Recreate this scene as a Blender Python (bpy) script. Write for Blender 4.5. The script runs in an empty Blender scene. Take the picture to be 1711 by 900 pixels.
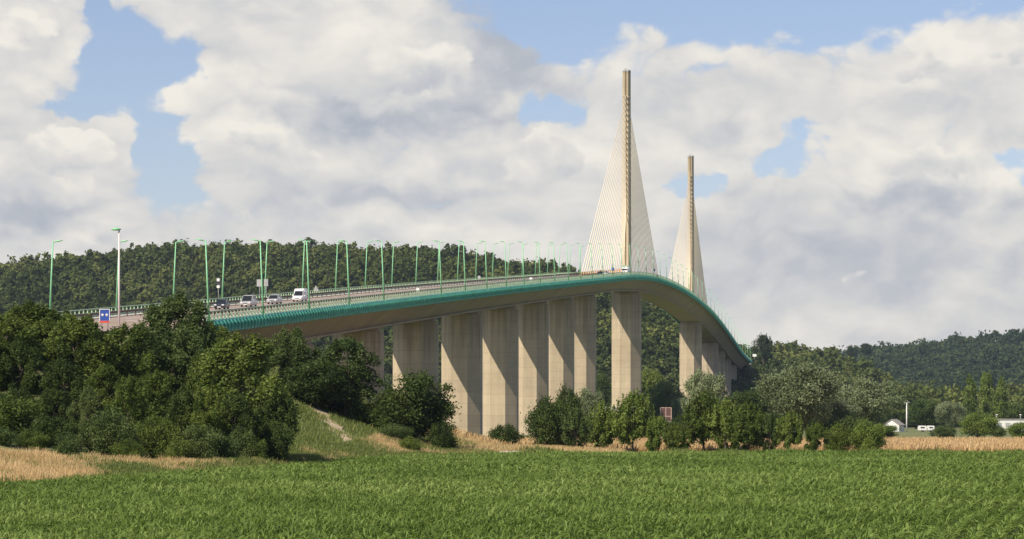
import bpy, bmesh, math, random
import numpy as np
from mathutils import Vector, Matrix

rng = np.random.default_rng(7)
random.seed(7)
sc = bpy.context.scene
COL = sc.collection
R = math.radians

# ------------------------------------------------------------------ camera
cam_d = bpy.data.cameras.new('camera')
cam = bpy.data.objects.new('camera', cam_d); COL.objects.link(cam)
CAMZ = 4.0
FOC = 4694.5                       # focal length in photograph pixels
cam.location = (0, 0, CAMZ)
cam.rotation_euler = (R(90), 0, 0)
cam_d.sensor_width = 36
cam_d.lens = 36 * FOC / 1711
cam_d.shift_y = 250 / 1711
cam_d.clip_start = 1; cam_d.clip_end = 30000
sc.camera = cam

# ------------------------------------------------------------------ world, sun, exposure
SUN_EL = R(45.6)
SUN_DIR = Vector((-.70 * math.cos(SUN_EL), -.712 * math.cos(SUN_EL), math.sin(SUN_EL))).normalized()
SUN_STRENGTH = 5.0
SKY_STRENGTH = 0.095
sc.view_settings.view_transform = 'Standard'
sc.view_settings.look = 'None'
sc.view_settings.gamma = 1
sc.view_settings.use_curve_mapping = False
sc.view_settings.exposure = 0.30
sc.cycles.max_bounces = 4
sc.cycles.diffuse_bounces = 2
sc.cycles.glossy_bounces = 2
sc.cycles.transmission_bounces = 2
sc.cycles.transparent_max_bounces = 8
sc.cycles.volume_bounces = 0

sun_d = bpy.data.lights.new('sun', 'SUN'); sun_d.energy = SUN_STRENGTH; sun_d.angle = R(.53)
sun_d.color = (1.0, .90, .73)
sun = bpy.data.objects.new('sun', sun_d); COL.objects.link(sun)
sun.rotation_euler = SUN_DIR.to_track_quat('Z', 'Y').to_euler()

W_ = bpy.data.worlds.new('World'); sc.world = W_; W_.use_nodes = True
wt = W_.node_tree; wt.nodes.clear()

def mth(t, op, a, b=None, c=None, clamp=False):
    n = t.nodes.new('ShaderNodeMath'); n.operation = op; n.use_clamp = clamp
    for i, v in enumerate((a, b, c)):
        if v is None: continue
        if isinstance(v, (int, float)): n.inputs[i].default_value = v
        else: t.links.new(v, n.inputs[i])
    return n.outputs[0]
def smooth(t, v, lo, hi):
    n = t.nodes.new('ShaderNodeMapRange'); n.interpolation_type = 'SMOOTHSTEP'
    t.links.new(v, n.inputs[0]); n.inputs[1].default_value = lo; n.inputs[2].default_value = hi
    return n.outputs[0]
def blob_sum(t, a, e, blobs):
    """sum of soft elliptical weights round given directions (azimuth, elevation)"""
    acc = None
    for (px, py, sx, sy, w) in blobs:
        a0, e0, sa, se = (px - 855.5) / FOC, (700 - py) / FOC, sx / FOC, sy / FOC
        da = mth(t, 'MULTIPLY_ADD', a, 1 / sa, -a0 / sa); de = mth(t, 'MULTIPLY_ADD', e, 1 / se, -e0 / se)
        q = mth(t, 'ADD', mth(t, 'MULTIPLY', da, da), mth(t, 'MULTIPLY', de, de))
        g = mth(t, 'EXPONENT', mth(t, 'MULTIPLY', q, -1.0))
        acc = mth(t, 'MULTIPLY', g, w) if acc is None else mth(t, 'MULTIPLY_ADD', g, w, acc)
    return acc
HOLES = [(215, 112, 105, 62, -1.15), (292, 240, 56, 84, -1.35), (168, 5, 34, 40, -.9), (130, 172, 60, 26, -.8),
         (1330, -30, 430, 100, -1.6), (925, 20, 60, 85, -1.3), (1325, 258, 85, 32, -1.15), (1165, 318, 44, 28, -1.0),
         (1690, 278, 50, 26, -1.0), (905, 205, 45, 25, -.8), (360, 120, 40, 60, .5), (60, 60, 70, 90, .35),
         (160, 235, 90, 40, .5)]
GREYS = [(850, 90, 75, 110, .85), (600, 196, 150, 20, .75), (730, 120, 75, 50, -.35), (800, 170, 110, 40, .45),
         (45, 365, 75, 38, .75), (1450, 470, 330, 120, .32), (680, 322, 160, 22, .45), (1180, 190, 120, 50, .25),
         (600, 40, 70, 60, -.3), (1540, 265, 90, 45, -.3), (900, 240, 130, 50, -.25), (1010, 90, 70, 35, -.25),
         (1560, 110, 150, 40, -.2), (120, 240, 120, 70, .12), (330, 330, 150, 25, -.2), (1600, 330, 120, 18, .35),
         (1450, 340, 140, 16, .3)]
g = bpy.data.node_groups.new('cloud_density', 'ShaderNodeTree')
g.interface.new_socket('az', in_out='INPUT', socket_type='NodeSocketFloat')
g.interface.new_socket('el', in_out='INPUT', socket_type='NodeSocketFloat')
g.interface.new_socket('d', in_out='OUTPUT', socket_type='NodeSocketFloat')
gi = g.nodes.new('NodeGroupInput'); go_ = g.nodes.new('NodeGroupOutput')
A0, E0 = gi.outputs[0], gi.outputs[1]
cx = g.nodes.new('ShaderNodeCombineXYZ')
g.links.new(mth(g, 'MULTIPLY', A0, 16.0), cx.inputs[0]); g.links.new(mth(g, 'MULTIPLY', E0, 25.0), cx.inputs[1])
cx.inputs[2].default_value = 3.7
warp = g.nodes.new('ShaderNodeTexNoise'); warp.inputs['Scale'].default_value = 1.6; warp.inputs['Detail'].default_value = 3
g.links.new(cx.outputs[0], warp.inputs['Vector'])
vm = g.nodes.new('ShaderNodeVectorMath'); vm.operation = 'MULTIPLY_ADD'
g.links.new(warp.outputs['Color'], vm.inputs[0]); vm.inputs[1].default_value = (.55, .55, 0)
g.links.new(cx.outputs[0], vm.inputs[2])
n1 = g.nodes.new('ShaderNodeTexNoise'); n1.inputs['Scale'].default_value = 1.0; n1.inputs['Detail'].default_value = 7
n1.inputs['Roughness'].default_value = .52; g.links.new(vm.outputs[0], n1.inputs['Vector'])
v1 = g.nodes.new('ShaderNodeTexNoise'); v1.inputs['Scale'].default_value = 2.1; v1.inputs['Detail'].default_value = 4
v1.inputs['Roughness'].default_value = .45; g.links.new(vm.outputs[0], v1.inputs['Vector'])
fb = mth(g, 'MULTIPLY_ADD', n1.outputs['Fac'], 1.7, -.85)
fb = mth(g, 'ADD', fb, mth(g, 'MULTIPLY_ADD', mth(g, 'ABSOLUTE', mth(g, 'MULTIPLY_ADD', v1.outputs['Fac'], 2.0, -1.0)), 1.1, -.28))
g.links.new(fb, go_.inputs[0])

tc = wt.nodes.new('ShaderNodeTexCoord'); sx = wt.nodes.new('ShaderNodeSeparateXYZ')
wt.links.new(tc.outputs['Generated'], sx.inputs[0])
az = mth(wt, 'ARCTAN2', sx.outputs[0], sx.outputs[1]); el = mth(wt, 'ARCSINE', sx.outputs[2])
def dgroup(da, de):
    n = wt.nodes.new('ShaderNodeGroup'); n.node_tree = g
    wt.links.new(mth(wt, 'ADD', az, da), n.inputs[0]); wt.links.new(mth(wt, 'ADD', el, de), n.inputs[1])
    return n.outputs[0]
D0 = dgroup(0, 0); D1 = dgroup(-.005, .008); D2 = dgroup(-.012, .028)
cw = wt.nodes.new('ShaderNodeCombineXYZ'); wt.links.new(az, cw.inputs[0]); wt.links.new(el, cw.inputs[1])
nw = wt.nodes.new('ShaderNodeTexNoise'); nw.inputs['Scale'].default_value = 34; nw.inputs['Detail'].default_value = 5; nw.inputs['Roughness'].default_value = .55
wt.links.new(cw.outputs[0], nw.inputs['Vector']); sw = wt.nodes.new('ShaderNodeSeparateColor'); wt.links.new(nw.outputs['Color'], sw.inputs[0])
azw = mth(wt, 'ADD', az, mth(wt, 'MULTIPLY_ADD', sw.outputs[0], .050, -.025)); elw = mth(wt, 'ADD', el, mth(wt, 'MULTIPLY_ADD', sw.outputs[1], .036, -.018))
hol = blob_sum(wt, azw, elw, HOLES)
high = smooth(wt, el, .16, .36)                      # clearer overhead
dens = mth(wt, 'ADD', mth(wt, 'ADD', D0, .80), mth(wt, 'ADD', hol, mth(wt, 'MULTIPLY', mth(wt, 'MAXIMUM', high, mth(wt, 'MULTIPLY', smooth(wt, mth(wt, 'ABSOLUTE', az), .24, .65), .85)), -1.0)))
alpha = smooth(wt, dens, -.02, .36)
lit1 = mth(wt, 'MULTIPLY', mth(wt, 'SUBTRACT', D0, D1), .34)
lit2 = mth(wt, 'MULTIPLY', mth(wt, 'SUBTRACT', D0, D2), .30)
grey = blob_sum(wt, azw, elw, GREYS)
br = mth(wt, 'ADD', mth(wt, 'ADD', lit1, lit2), mth(wt, 'MULTIPLY_ADD', grey, -.74, .68), clamp=True)
# nearer cumulus heads, with firm sunlit tops and soft grey bases
PUFFS = [(715, 112, 105, 62, .95), (560, 60, 110, 60, .5), (1130, 120, 130, 55, .8), (1010, 85, 60, 40, .6), (1560, 130, 150, 60, .8), (1690, 100, 60, 40, .5), (95, 245, 115, 55, .9),
         (40, 60, 80, 60, .4), (1540, 285, 105, 42, .85), (420, 255, 120, 55, .75), (900, 262, 115, 50, .7), (330, 340, 120, 42, .75), (720, 372, 100, 36, .7),
         (1500, 440, 150, 50, .5), (210, 385, 100, 40, .4), (600, 290, 120, 40, .4), (1250, 190, 90, 40, .4)]
D3 = dgroup(2.31, .71); D4 = dgroup(2.305, .719); D5 = dgroup(2.302, .736)
puff = blob_sum(wt, azw, elw, PUFFS)
dens2 = mth(wt, 'ADD', mth(wt, 'MULTIPLY', D3, .85), mth(wt, 'SUBTRACT', mth(wt, 'ADD', puff, mth(wt, 'MULTIPLY', hol, .9)), mth(wt, 'MULTIPLY_ADD', high, .6, .42)))
alpha2 = smooth(wt, dens2, 0, .20)
br2 = mth(wt, 'ADD', mth(wt, 'MULTIPLY', mth(wt, 'SUBTRACT', D3, D4), .40), mth(wt, 'MULTIPLY', mth(wt, 'SUBTRACT', D3, D5), .30))
# base of a head is greyer than its top: compare with the cover straight above
PUP = [(x, y - sy * .75, sx_, sy, w) for x, y, sx_, sy, w in PUFFS]
vert = mth(wt, 'SUBTRACT', blob_sum(wt, azw, elw, PUP), puff)
br2 = mth(wt, 'ADD', br2, mth(wt, 'MULTIPLY_ADD', vert, .85, .90), clamp=True)
brm = wt.nodes.new('ShaderNodeMix'); brm.data_type = 'FLOAT'
wt.links.new(alpha2, brm.inputs[0]); wt.links.new(br, brm.inputs[2]); wt.links.new(br2, brm.inputs[3])
br = brm.outputs[0]
alpha = mth(wt, 'MAXIMUM', alpha, mth(wt, 'MULTIPLY', alpha2, smooth(wt, mth(wt, 'MULTIPLY', hol, -1.0), 1.0, .4)))
ramp = wt.nodes.new('ShaderNodeValToRGB'); cr = ramp.color_ramp
cr.elements[0].position = 0.0; cr.elements[0].color = (.36, .385, .43, 1)
cr.elements[1].position = 1.0; cr.elements[1].color = (.76, .72, .645, 1)
e_ = cr.elements.new(.35); e_.color = (.465, .475, .495, 1)
e_ = cr.elements.new(.7); e_.color = (.63, .61, .575, 1)
wt.links.new(br, ramp.inputs[0])
sky = wt.nodes.new('ShaderNodeTexSky'); sky.sky_type = 'NISHITA'; sky.sun_disc = False
sky.sun_elevation = SUN_EL; sky.sun_rotation = math.atan2(SUN_DIR.x, SUN_DIR.y)
sky.air_density = 1.0; sky.dust_density = .5; sky.ozone_density = 3.5
bg_s = wt.nodes.new('ShaderNodeBackground'); bg_s.inputs[1].default_value = SKY_STRENGTH
tint_ = wt.nodes.new('ShaderNodeVectorMath'); tint_.operation = 'MULTIPLY'; tint_.inputs[1].default_value = (1.12, .97, 1.0)
wt.links.new(sky.outputs[0], tint_.inputs[0]); wt.links.new(tint_.outputs[0], bg_s.inputs[0])
bg_c = wt.nodes.new('ShaderNodeBackground'); wt.links.new(ramp.outputs[0], bg_c.inputs[0]); bg_c.inputs[1].default_value = 1.0
mixw = wt.nodes.new('ShaderNodeMixShader')
below = mth(wt, 'GREATER_THAN', el, -.02)
wt.links.new(mth(wt, 'MULTIPLY', mth(wt, 'MULTIPLY', alpha, .97), below), mixw.inputs[0])
wt.links.new(bg_s.outputs[0], mixw.inputs[1]); wt.links.new(bg_c.outputs[0], mixw.inputs[2])
wo = wt.nodes.new('ShaderNodeOutputWorld'); wt.links.new(mixw.outputs[0], wo.inputs[0])
W_.cycles.sampling_method = 'MANUAL'; W_.cycles.sample_map_resolution = 512

# ------------------------------------------------------------------ helpers
def tag(o, label=None, cat=None, group=None, kind=None):
    if label: o['label'] = label
    if cat: o['category'] = cat
    if group: o['group'] = group
    if kind: o['kind'] = kind
    return o
def empty(name, loc=(0, 0, 0), rz=0.0):
    o = bpy.data.objects.new(name, None); COL.objects.link(o)
    o.location = loc; o.rotation_euler = (0, 0, rz); o.empty_display_size = .5
    return o
def copy_tree(o, parent=None):
    c = o.copy(); COL.objects.link(c)
    if parent: c.parent = parent
    for ch in o.children: copy_tree(ch, c)
    return c

class MB:
    """collects boxes, prisms, tubes; build() links them as one mesh object"""
    def __init__(s): s.v = []; s.f = []; s.smooth = []
    def add(s, vs, fs, sm=False):
        n = len(s.v); s.v += [tuple(p) for p in vs]; s.f += [tuple(i + n for i in f) for f in fs]
        s.smooth += [sm] * len(fs)
    def box(s, c, size, rz=0.0, M=None):
        hx, hy, hz = size[0] / 2, size[1] / 2, size[2] / 2
        m = M if M is not None else Matrix.Translation(c) @ Matrix.Rotation(rz, 4, 'Z')
        P = [m @ Vector((x * hx, y * hy, z * hz)) for z in (-1, 1) for y in (-1, 1) for x in (-1, 1)]
        s.add(P, [(0, 2, 3, 1), (4, 5, 7, 6), (0, 1, 5, 4), (2, 6, 7, 3), (0, 4, 6, 2), (1, 3, 7, 5)])
    def bar(s, a, b, w, d=None, n=4, r2=None):
        a = Vector(a); b = Vector(b); ax = (b - a)
        q = ax.to_track_quat('Z', 'Y'); r2 = w if r2 is None else r2
        P = []
        for p, r in ((a, w), (b, r2)):
            for k in range(n):
                t = 2 * math.pi * (k + .5) / n
                P.append(p + q @ Vector((r * math.cos(t), (r if d is None else d) * math.sin(t), 0)))
        F = [(k, (k + 1) % n, n + (k + 1) % n, n + k) for k in range(n)] + [tuple(range(n - 1, -1, -1)), tuple(range(n, 2 * n))]
        s.add(P, F, n > 5)
    def loft(s, rings, close=True, caps=True, sm=False):
        n = len(rings[0]); P = [p for r_ in rings for p in r_]; F = []
        for i in range(len(rings) - 1):
            for k in range(n if close else n - 1):
                k2 = (k + 1) % n
                F.append((i * n + k, i * n + k2, (i + 1) * n + k2, (i + 1) * n + k))
        if caps: F += [tuple(range(n - 1, -1, -1)), tuple(range((len(rings) - 1) * n, len(rings) * n))]
        s.add(P, F, sm)
    def build(s, name, mat, parent=None, origin=(0, 0, 0), bevel=0):
        me = bpy.data.meshes.new(name)
        O = Vector(origin)
        me.from_pydata([tuple(Vector(p) - O) for p in s.v], [], s.f); me.update()
        me.polygons.foreach_set('use_smooth', s.smooth)
        bm = bmesh.new(); bm.from_mesh(me); bmesh.ops.recalc_face_normals(bm, faces=bm.faces); bm.to_mesh(me); bm.free()
        me.materials.append(mat)
        o = bpy.data.objects.new(name, me); COL.objects.link(o)
        if parent: o.parent = parent
        else: o.location = O
        if bevel:
            b = o.modifiers.new('bevel', 'BEVEL'); b.width = bevel; b.segments = 2; b.limit_method = 'ANGLE'
        return o
def np_quads(name, V, n, mat, tint=None, tri=False):
    """V: (n*k,3) array of k-cornered faces"""
    k = 3 if tri else 4
    me = bpy.data.meshes.new(name)
    me.vertices.add(n * k); me.loops.add(n * k); me.polygons.add(n)
    me.vertices.foreach_set('co', np.ascontiguousarray(V, dtype=np.float32).ravel())
    me.loops.foreach_set('vertex_index', np.arange(n * k, dtype=np.int32))
    me.polygons.foreach_set('loop_start', np.arange(0, n * k, k, dtype=np.int32))
    me.update()
    if tint is not None:
        at = me.attributes.new('tint', 'FLOAT', 'FACE'); at.data.foreach_set('value', np.ascontiguousarray(tint, dtype=np.float32))
    me.materials.append(mat)
    return me
def link_mesh(name, me, parent=None):
    o = bpy.data.objects.new(name, me); COL.objects.link(o)
    if parent: o.parent = parent
    return o

# ------------------------------------------------------------------ materials
def new_mat(name):
    m = bpy.data.materials.new(name); m.use_nodes = True
    t = m.node_tree; b = t.nodes['Principled BSDF']
    return m, t, b
def noise(t, scale, detail=4, rough=.55, coord='Object', vec_scale=None):
    tcn = t.nodes.new('ShaderNodeTexCoord'); src = tcn.outputs[coord]
    if coord == 'World':
        src = None
    if vec_scale:
        mp = t.nodes.new('ShaderNodeMapping'); mp.inputs['Scale'].default_value = vec_scale
        t.links.new(src, mp.inputs[0]); src = mp.outputs[0]
    n = t.nodes.new('ShaderNodeTexNoise'); n.inputs['Scale'].default_value = scale
    n.inputs['Detail'].default_value = detail; n.inputs['Roughness'].default_value = rough
    t.links.new(src, n.inputs['Vector'])
    return n.outputs['Fac']
def ramp_of(t, fac, stops):
    r_ = t.nodes.new('ShaderNodeValToRGB'); el_ = r_.color_ramp.elements
    el_[0].position, el_[0].color = stops[0][0], (*stops[0][1], 1)
    el_[1].position, el_[1].color = stops[-1][0], (*stops[-1][1], 1)
    for p, c in stops[1:-1]:
        e = el_.new(p); e.color = (*c, 1)
    t.links.new(fac, r_.inputs[0]); return r_.outputs[0]
def paint(name, col, rough=.5, var=.15, metal=0, scale=2.0):
    m, t, b = new_mat(name)
    lo = tuple(c * (1 - var) for c in col); hi = tuple(min(1, c * (1 + var)) for c in col)
    t.links.new(ramp_of(t, noise(t, scale), [(.3, lo), (.7, hi)]), b.inputs['Base Color'])
    b.inputs['Roughness'].default_value = rough; b.inputs['Metallic'].default_value = metal
    return m
def concrete(name, col, stain=.3, lifts=True, streaks=True):
    m, t, b = new_mat(name)
    f1 = noise(t, .12, 5); f2 = noise(t, 1.3, 6, .65); f3 = noise(t, .9, 4, .6, vec_scale=(1, 1, .05))
    base = ramp_of(t, f1, [(.3, tuple(c * .86 for c in col)), (.7, tuple(min(1, c * 1.1) for c in col))])
    mul = mth(t, 'MULTIPLY_ADD', f2, .22, .89)
    if streaks: mul = mth(t, 'MULTIPLY', mul, mth(t, 'MULTIPLY_ADD', f3, stain, 1 - stain / 2))
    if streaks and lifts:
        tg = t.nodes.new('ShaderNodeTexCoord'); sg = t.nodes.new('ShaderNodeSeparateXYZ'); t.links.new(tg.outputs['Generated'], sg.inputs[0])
        streak_shade = smooth(t, mth(t, 'ADD', sg.outputs[2], mth(t, 'MULTIPLY_ADD', noise(t, 1.1, 3, .6, vec_scale=(1, 1, .02)), .9, -.45)), .72, 1.02)  # stain streaks from the top, also deepening pier shade under the deck in colour
        mul = mth(t, 'MULTIPLY', mul, mth(t, 'MULTIPLY_ADD', streak_shade, -.34, 1))
    if lifts:
        tcn = t.nodes.new('ShaderNodeTexCoord'); s3 = t.nodes.new('ShaderNodeSeparateXYZ'); t.links.new(tcn.outputs['Object'], s3.inputs[0])
        fr = mth(t, 'FRACT', mth(t, 'MULTIPLY', s3.outputs[2], 1 / 2.4))
        mul = mth(t, 'MULTIPLY', mul, mth(t, 'MULTIPLY_ADD', mth(t, 'LESS_THAN', fr, .04), -.20, 1))
        wn = t.nodes.new('ShaderNodeTexWhiteNoise'); wn.noise_dimensions = '1D'
        t.links.new(mth(t, 'FLOOR', mth(t, 'MULTIPLY', s3.outputs[2], 1 / 2.4)), wn.inputs['W'])
        mul = mth(t, 'MULTIPLY', mul, mth(t, 'MULTIPLY_ADD', wn.outputs['Value'], .09, .955))
    mx = t.nodes.new('ShaderNodeVectorMath'); mx.operation = 'SCALE'
    t.links.new(base, mx.inputs[0]); t.links.new(mul, mx.inputs['Scale'])
    t.links.new(mx.outputs[0], b.inputs['Base Color']); b.inputs['Roughness'].default_value = .9
    return m
def leafy(name, dark, mid, light, rough=.55, transl=.28, spec=.35, rnd=.5, nscale=.35):
    m, t, b = new_mat(name)
    oi = t.nodes.new('ShaderNodeObjectInfo')
    at = t.nodes.new('ShaderNodeAttribute'); at.attribute_name = 'tint'
    f = mth(t, 'ADD', mth(t, 'MULTIPLY', noise(t, nscale, 3), .5), mth(t, 'MULTIPLY', at.outputs['Fac'], .5))
    f = mth(t, 'ADD', f, mth(t, 'MULTIPLY_ADD', oi.outputs['Random'], rnd * .5, -rnd * .25), clamp=True)
    c = ramp_of(t, f, [(.2, dark), (.5, mid), (.85, light)])
    t.links.new(c, b.inputs['Base Color']); b.inputs['Roughness'].default_value = rough
    b.inputs['Specular IOR Level'].default_value = spec
    tr = t.nodes.new('ShaderNodeBsdfTranslucent')
    hs = t.nodes.new('ShaderNodeHueSaturation'); hs.inputs['Hue'].default_value = .485; hs.inputs['Value'].default_value = 1.5
    t.links.new(c, hs.inputs['Color']); t.links.new(hs.outputs[0], tr.inputs[0])
    ms = t.nodes.new('ShaderNodeMixShader'); ms.inputs[0].default_value = transl
    t.links.new(b.outputs[0], ms.inputs[1]); t.links.new(tr.outputs[0], ms.inputs[2])
    t.links.new(ms.outputs[0], t.nodes['Material Output'].inputs[0])
    return m

M = {}
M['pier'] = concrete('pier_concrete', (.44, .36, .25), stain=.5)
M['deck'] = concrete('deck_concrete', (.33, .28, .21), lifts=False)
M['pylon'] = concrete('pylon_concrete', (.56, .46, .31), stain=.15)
M['road'] = paint('road_asphalt', (.30, .225, .185), .9, .2, scale=.3)
M['rust'] = paint('barrier_brown', (.11, .06, .045), .8, .3)
M['rail'] = paint('rail_pale_green', (.46, .62, .43), .5, .12)
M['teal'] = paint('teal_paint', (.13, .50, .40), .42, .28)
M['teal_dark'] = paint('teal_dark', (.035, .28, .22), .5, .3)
M['lamp'] = paint('lamp_green', (.24, .56, .30), .45, .1)
M['cable'] = paint('cable_sheath', (.80, .70, .52), .5, .06)
M['sheath'] = paint('anchor_tube', (.62, .33, .12), .5, .2)
M['dark'] = paint('dark_metal', (.03, .03, .035), .5)
M['white'] = paint('white_paint', (.75, .74, .71), .5, .06)
M['mast'] = paint('mast_paint', (.72, .62, .60), .5, .06)
M['grey'] = paint('grey_metal', (.38, .38, .38), .5, .1)
M['blue'] = paint('blue_sign', (.02, .06, .30), .4, .1)
M['red'] = paint('red_paint', (.55, .05, .04), .5, .1)
M['glass'] = paint('car_glass', (.02, .022, .025), .08, .1)
M['silver'] = paint('car_silver', (.55, .55, .54), .3, .04, .3)
M['blackcar'] = paint('car_dark', (.035, .045, .055), .25, .1)
M['whitecar'] = paint('car_white', (.78, .78, .76), .3, .04)
M['tyre'] = paint('tyre', (.02, .02, .02), .8)
M['lens'] = paint('headlight_lens', (.75, .76, .78), .15, .05)
M['roofgrey'] = paint('roof_grey', (.30, .27, .25), .8, .2)
M['brick'] = paint('brown_wall', (.30, .17, .13), .85, .2)
M['brownpanel'] = paint('brown_panel', (.12, .06, .05), .7, .15)
M['pinkframe'] = paint('pink_frame', (.58, .40, .33), .7, .1)
M['bark'] = paint('bark', (.09, .07, .05), .95, .3)
M['sand'] = paint('sandy_path', (.42, .33, .20), .95, .35, scale=.9)
M['slab'] = paint('pale_slab', (.50, .46, .38), .9, .15)
M['ash'] = leafy('leaf_ash', (.048, .076, .014), (.096, .138, .025), (.172, .212, .044), spec=.15)
M['darkleaf'] = leafy('leaf_dark', (.027, .047, .012), (.052, .082, .018), (.092, .128, .030), spec=.15)
M['willow'] = leafy('leaf_willow', (.100, .132, .060), (.158, .198, .095), (.240, .280, .155), transl=.2, spec=.15)
M['olive'] = leafy('leaf_olive', (.045, .075, .020), (.085, .125, .035), (.14, .175, .055), spec=.15)
M['young'] = leafy('leaf_young', (.075, .115, .022), (.140, .195, .036), (.225, .280, .070), spec=.15)
M['wood'] = leafy('leaf_wood', (.042, .062, .019), (.082, .110, .032), (.185, .205, .060), nscale=.012, rnd=0, spec=.05, rough=.9)
M['farwood'] = leafy('leaf_far_wood', (.030, .050, .022), (.052, .080, .032), (.098, .126, .046), nscale=.006, rnd=0, spec=.05, rough=.9)
M['maize'] = leafy('maize_leaf', (.060, .105, .016), (.135, .208, .036), (.300, .370, .110), rough=.6, spec=.22, transl=.35, nscale=.05, rnd=0)
M['greengrass'] = leafy('green_grass', (.065, .100, .018), (.135, .175, .036), (.24, .25, .08), nscale=.15, rnd=0)
M['drygrass'] = leafy('dry_grass', (.30, .25, .09), (.56, .41, .20), (.74, .55, .30), nscale=.12, rnd=0, spec=.2)
M['wheat'] = leafy('wheat', (.42, .29, .13), (.53, .38, .19), (.63, .48, .27), nscale=.08, rnd=0, spec=.2)

# ------------------------------------------------------------------ bridge axis
X1, Y1, TH = 39.27, 962.9, .13213
UX, UY = math.sin(TH), math.cos(TH)
RX, RY = math.cos(TH), -math.sin(TH)
PS = [-800, -745, -690, -640, -400, -145, -86, -7, 71, 161, 235, 331, 414, 509, 575, 640, 720, 800]
PZ = [7.4, 10.2, 13.4, 16.5, 31.4, 46.6, 50.0, 53.5, 55.4, 56.2, 55.8, 53.9, 50.9, 46.4, 43.0, 40.6, 39.2, 38.6]
def zrail(s):
    # smooth profile through the surveyed points (Catmull-Rom)
    i = max(0, min(len(PS) - 2, int(np.searchsorted(PS, s) - 1)))
    x0, x1 = PS[i], PS[i + 1]; t = (s - x0) / (x1 - x0)
    def m(k):
        k0, k1 = max(0, k - 1), min(len(PS) - 1, k + 1)
        return (PZ[k1] - PZ[k0]) / (PS[k1] - PS[k0])
    h = x1 - x0
    return ((2*t**3 - 3*t**2 + 1) * PZ[i] + (t**3 - 2*t**2 + t) * h * m(i) + (-2*t**3 + 3*t**2) * PZ[i+1] + (t**3 - t**2) * h * m(i+1))
def BW(s, o, z): return (X1 + UX * s + RX * o, Y1 + UY * s + RY * o, z)
def BP(s, o, dz): return BW(s, o, zrail(s) + dz)
def station(px, o):
    k = (px - 855.5) / FOC
    return (k * (Y1 + RY * o) - X1 - RX * o) / (UX - k * UY)

# ------------------------------------------------------------------ ground
EDGE_X = np.array([-400, -60, -27, -22, -16, -13, -8.8, .6, 27.6, 53, 120, 400])
EDGE_Y = np.array([45, 100, 155, 178, 214, 243, 265, 280, 291, 291, 291, 291])
def sst(a, b, x): t = np.clip((x - a) / (b - a), 0, 1); return t * t * (3 - 2 * t)
def gz(x, y):
    x = np.asarray(x, float); y = np.asarray(y, float)
    d = y - np.interp(x, EDGE_X, EDGE_Y)
    h = .55 * sst(0, 16, d) * sst(-7, -17, x) * sst(420, 330, y)
    h = h + .5 * sst(2, 14, d) * sst(14, 2, x) * sst(-17, -7, x) * sst(335, 305, y)
    s = (x - X1) * UX + (y - Y1) * UY; o = (x - X1) * RX + (y - Y1) * RY
    zr = np.interp(s, PS, PZ) - 1.9
    dist = np.abs(o)
    fal = np.where(dist < 11.5, 1, np.clip((46 - dist) / 34.5, 0, 1) ** (1.7 - .5 * sst(-745, -685, s)))
    emb = zr * fal * sst(-606, -650, s) * sst(-1400, -1000, s)
    return np.maximum(h, emb)
def axis_pts(lo, f0, f1, hi, fine, grow=1.25):
    a = list(np.arange(f0, f1 + .01, fine)); st_ = fine
    while a[-1] < hi: st_ *= grow; a.append(a[-1] + st_)
    st_ = fine
    while a[0] > lo: st_ *= grow; a.insert(0, a[0] - st_)
    return np.array(a)
def grid_mesh(name, xs, ys, Z, mat, kind='structure', smooth_=True):
    nx, ny = len(xs), len(ys)
    V = np.stack([np.repeat(xs[None, :], ny, 0), np.repeat(ys[:, None], nx, 1), Z], -1).reshape(-1, 3)
    i, j = np.meshgrid(np.arange(nx - 1), np.arange(ny - 1)); k = (j * nx + i).ravel()
    F = np.stack([k, k + 1, k + nx + 1, k + nx], 1)
    me = bpy.data.meshes.new(name); n = len(F)
    me.vertices.add(len(V)); me.loops.add(4 * n); me.polygons.add(n)
    me.vertices.foreach_set('co', V.astype(np.float32).ravel()); me.loops.foreach_set('vertex_index', F.astype(np.int32).ravel())
    me.polygons.foreach_set('loop_start', np.arange(0, 4 * n, 4, dtype=np.int32)); me.update()
    me.polygons.foreach_set('use_smooth', np.full(n, smooth_))
    me.materials.append(mat); o = bpy.data.objects.new(name, me); COL.objects.link(o); tag(o, kind=kind); return o
m, t, b = new_mat('ground_grass')
f = mth(t, 'ADD', mth(t, 'MULTIPLY', noise(t, .06, 5), .6), mth(t, 'MULTIPLY', noise(t, 1.2, 5, .7), .4))
t.links.new(ramp_of(t, f, [(.33, (.06, .090, .020)), (.50, (.12, .14, .04)), (.66, (.22, .19, .075))]), b.inputs['Base Color'])
b.inputs['Roughness'].default_value = 1.0; M['ground'] = m
xs = axis_pts(-6000, -110, 90, 6000, 2.5); ys = axis_pts(-600, 90, 400, 12000, 2.5)
XX, YY = np.meshgrid(xs, ys)
grid_mesh('ground', xs, ys, gz(XX, YY), M['ground'])

m, t, b = new_mat('field_soil')
t.links.new(ramp_of(t, noise(t, 2.0, 5), [(.3, (.030, .040, .012)), (.7, (.055, .065, .02))]), b.inputs['Base Color']); b.inputs['Roughness'].default_value = 1
M['soil'] = m
fx = np.linspace(-55, 110, 60)
sb = MB(); ed = np.interp(fx, EDGE_X, EDGE_Y) - .3
pts = [(x, 40, .02) for x in fx] + [(x, y, .02) for x, y in zip(fx, ed)]
sb.add(pts, [(i, i + 1, 60 + i + 1, 60 + i) for i in range(59)])
tag(sb.build('field_soil', M['soil']), kind='structure')

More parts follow.
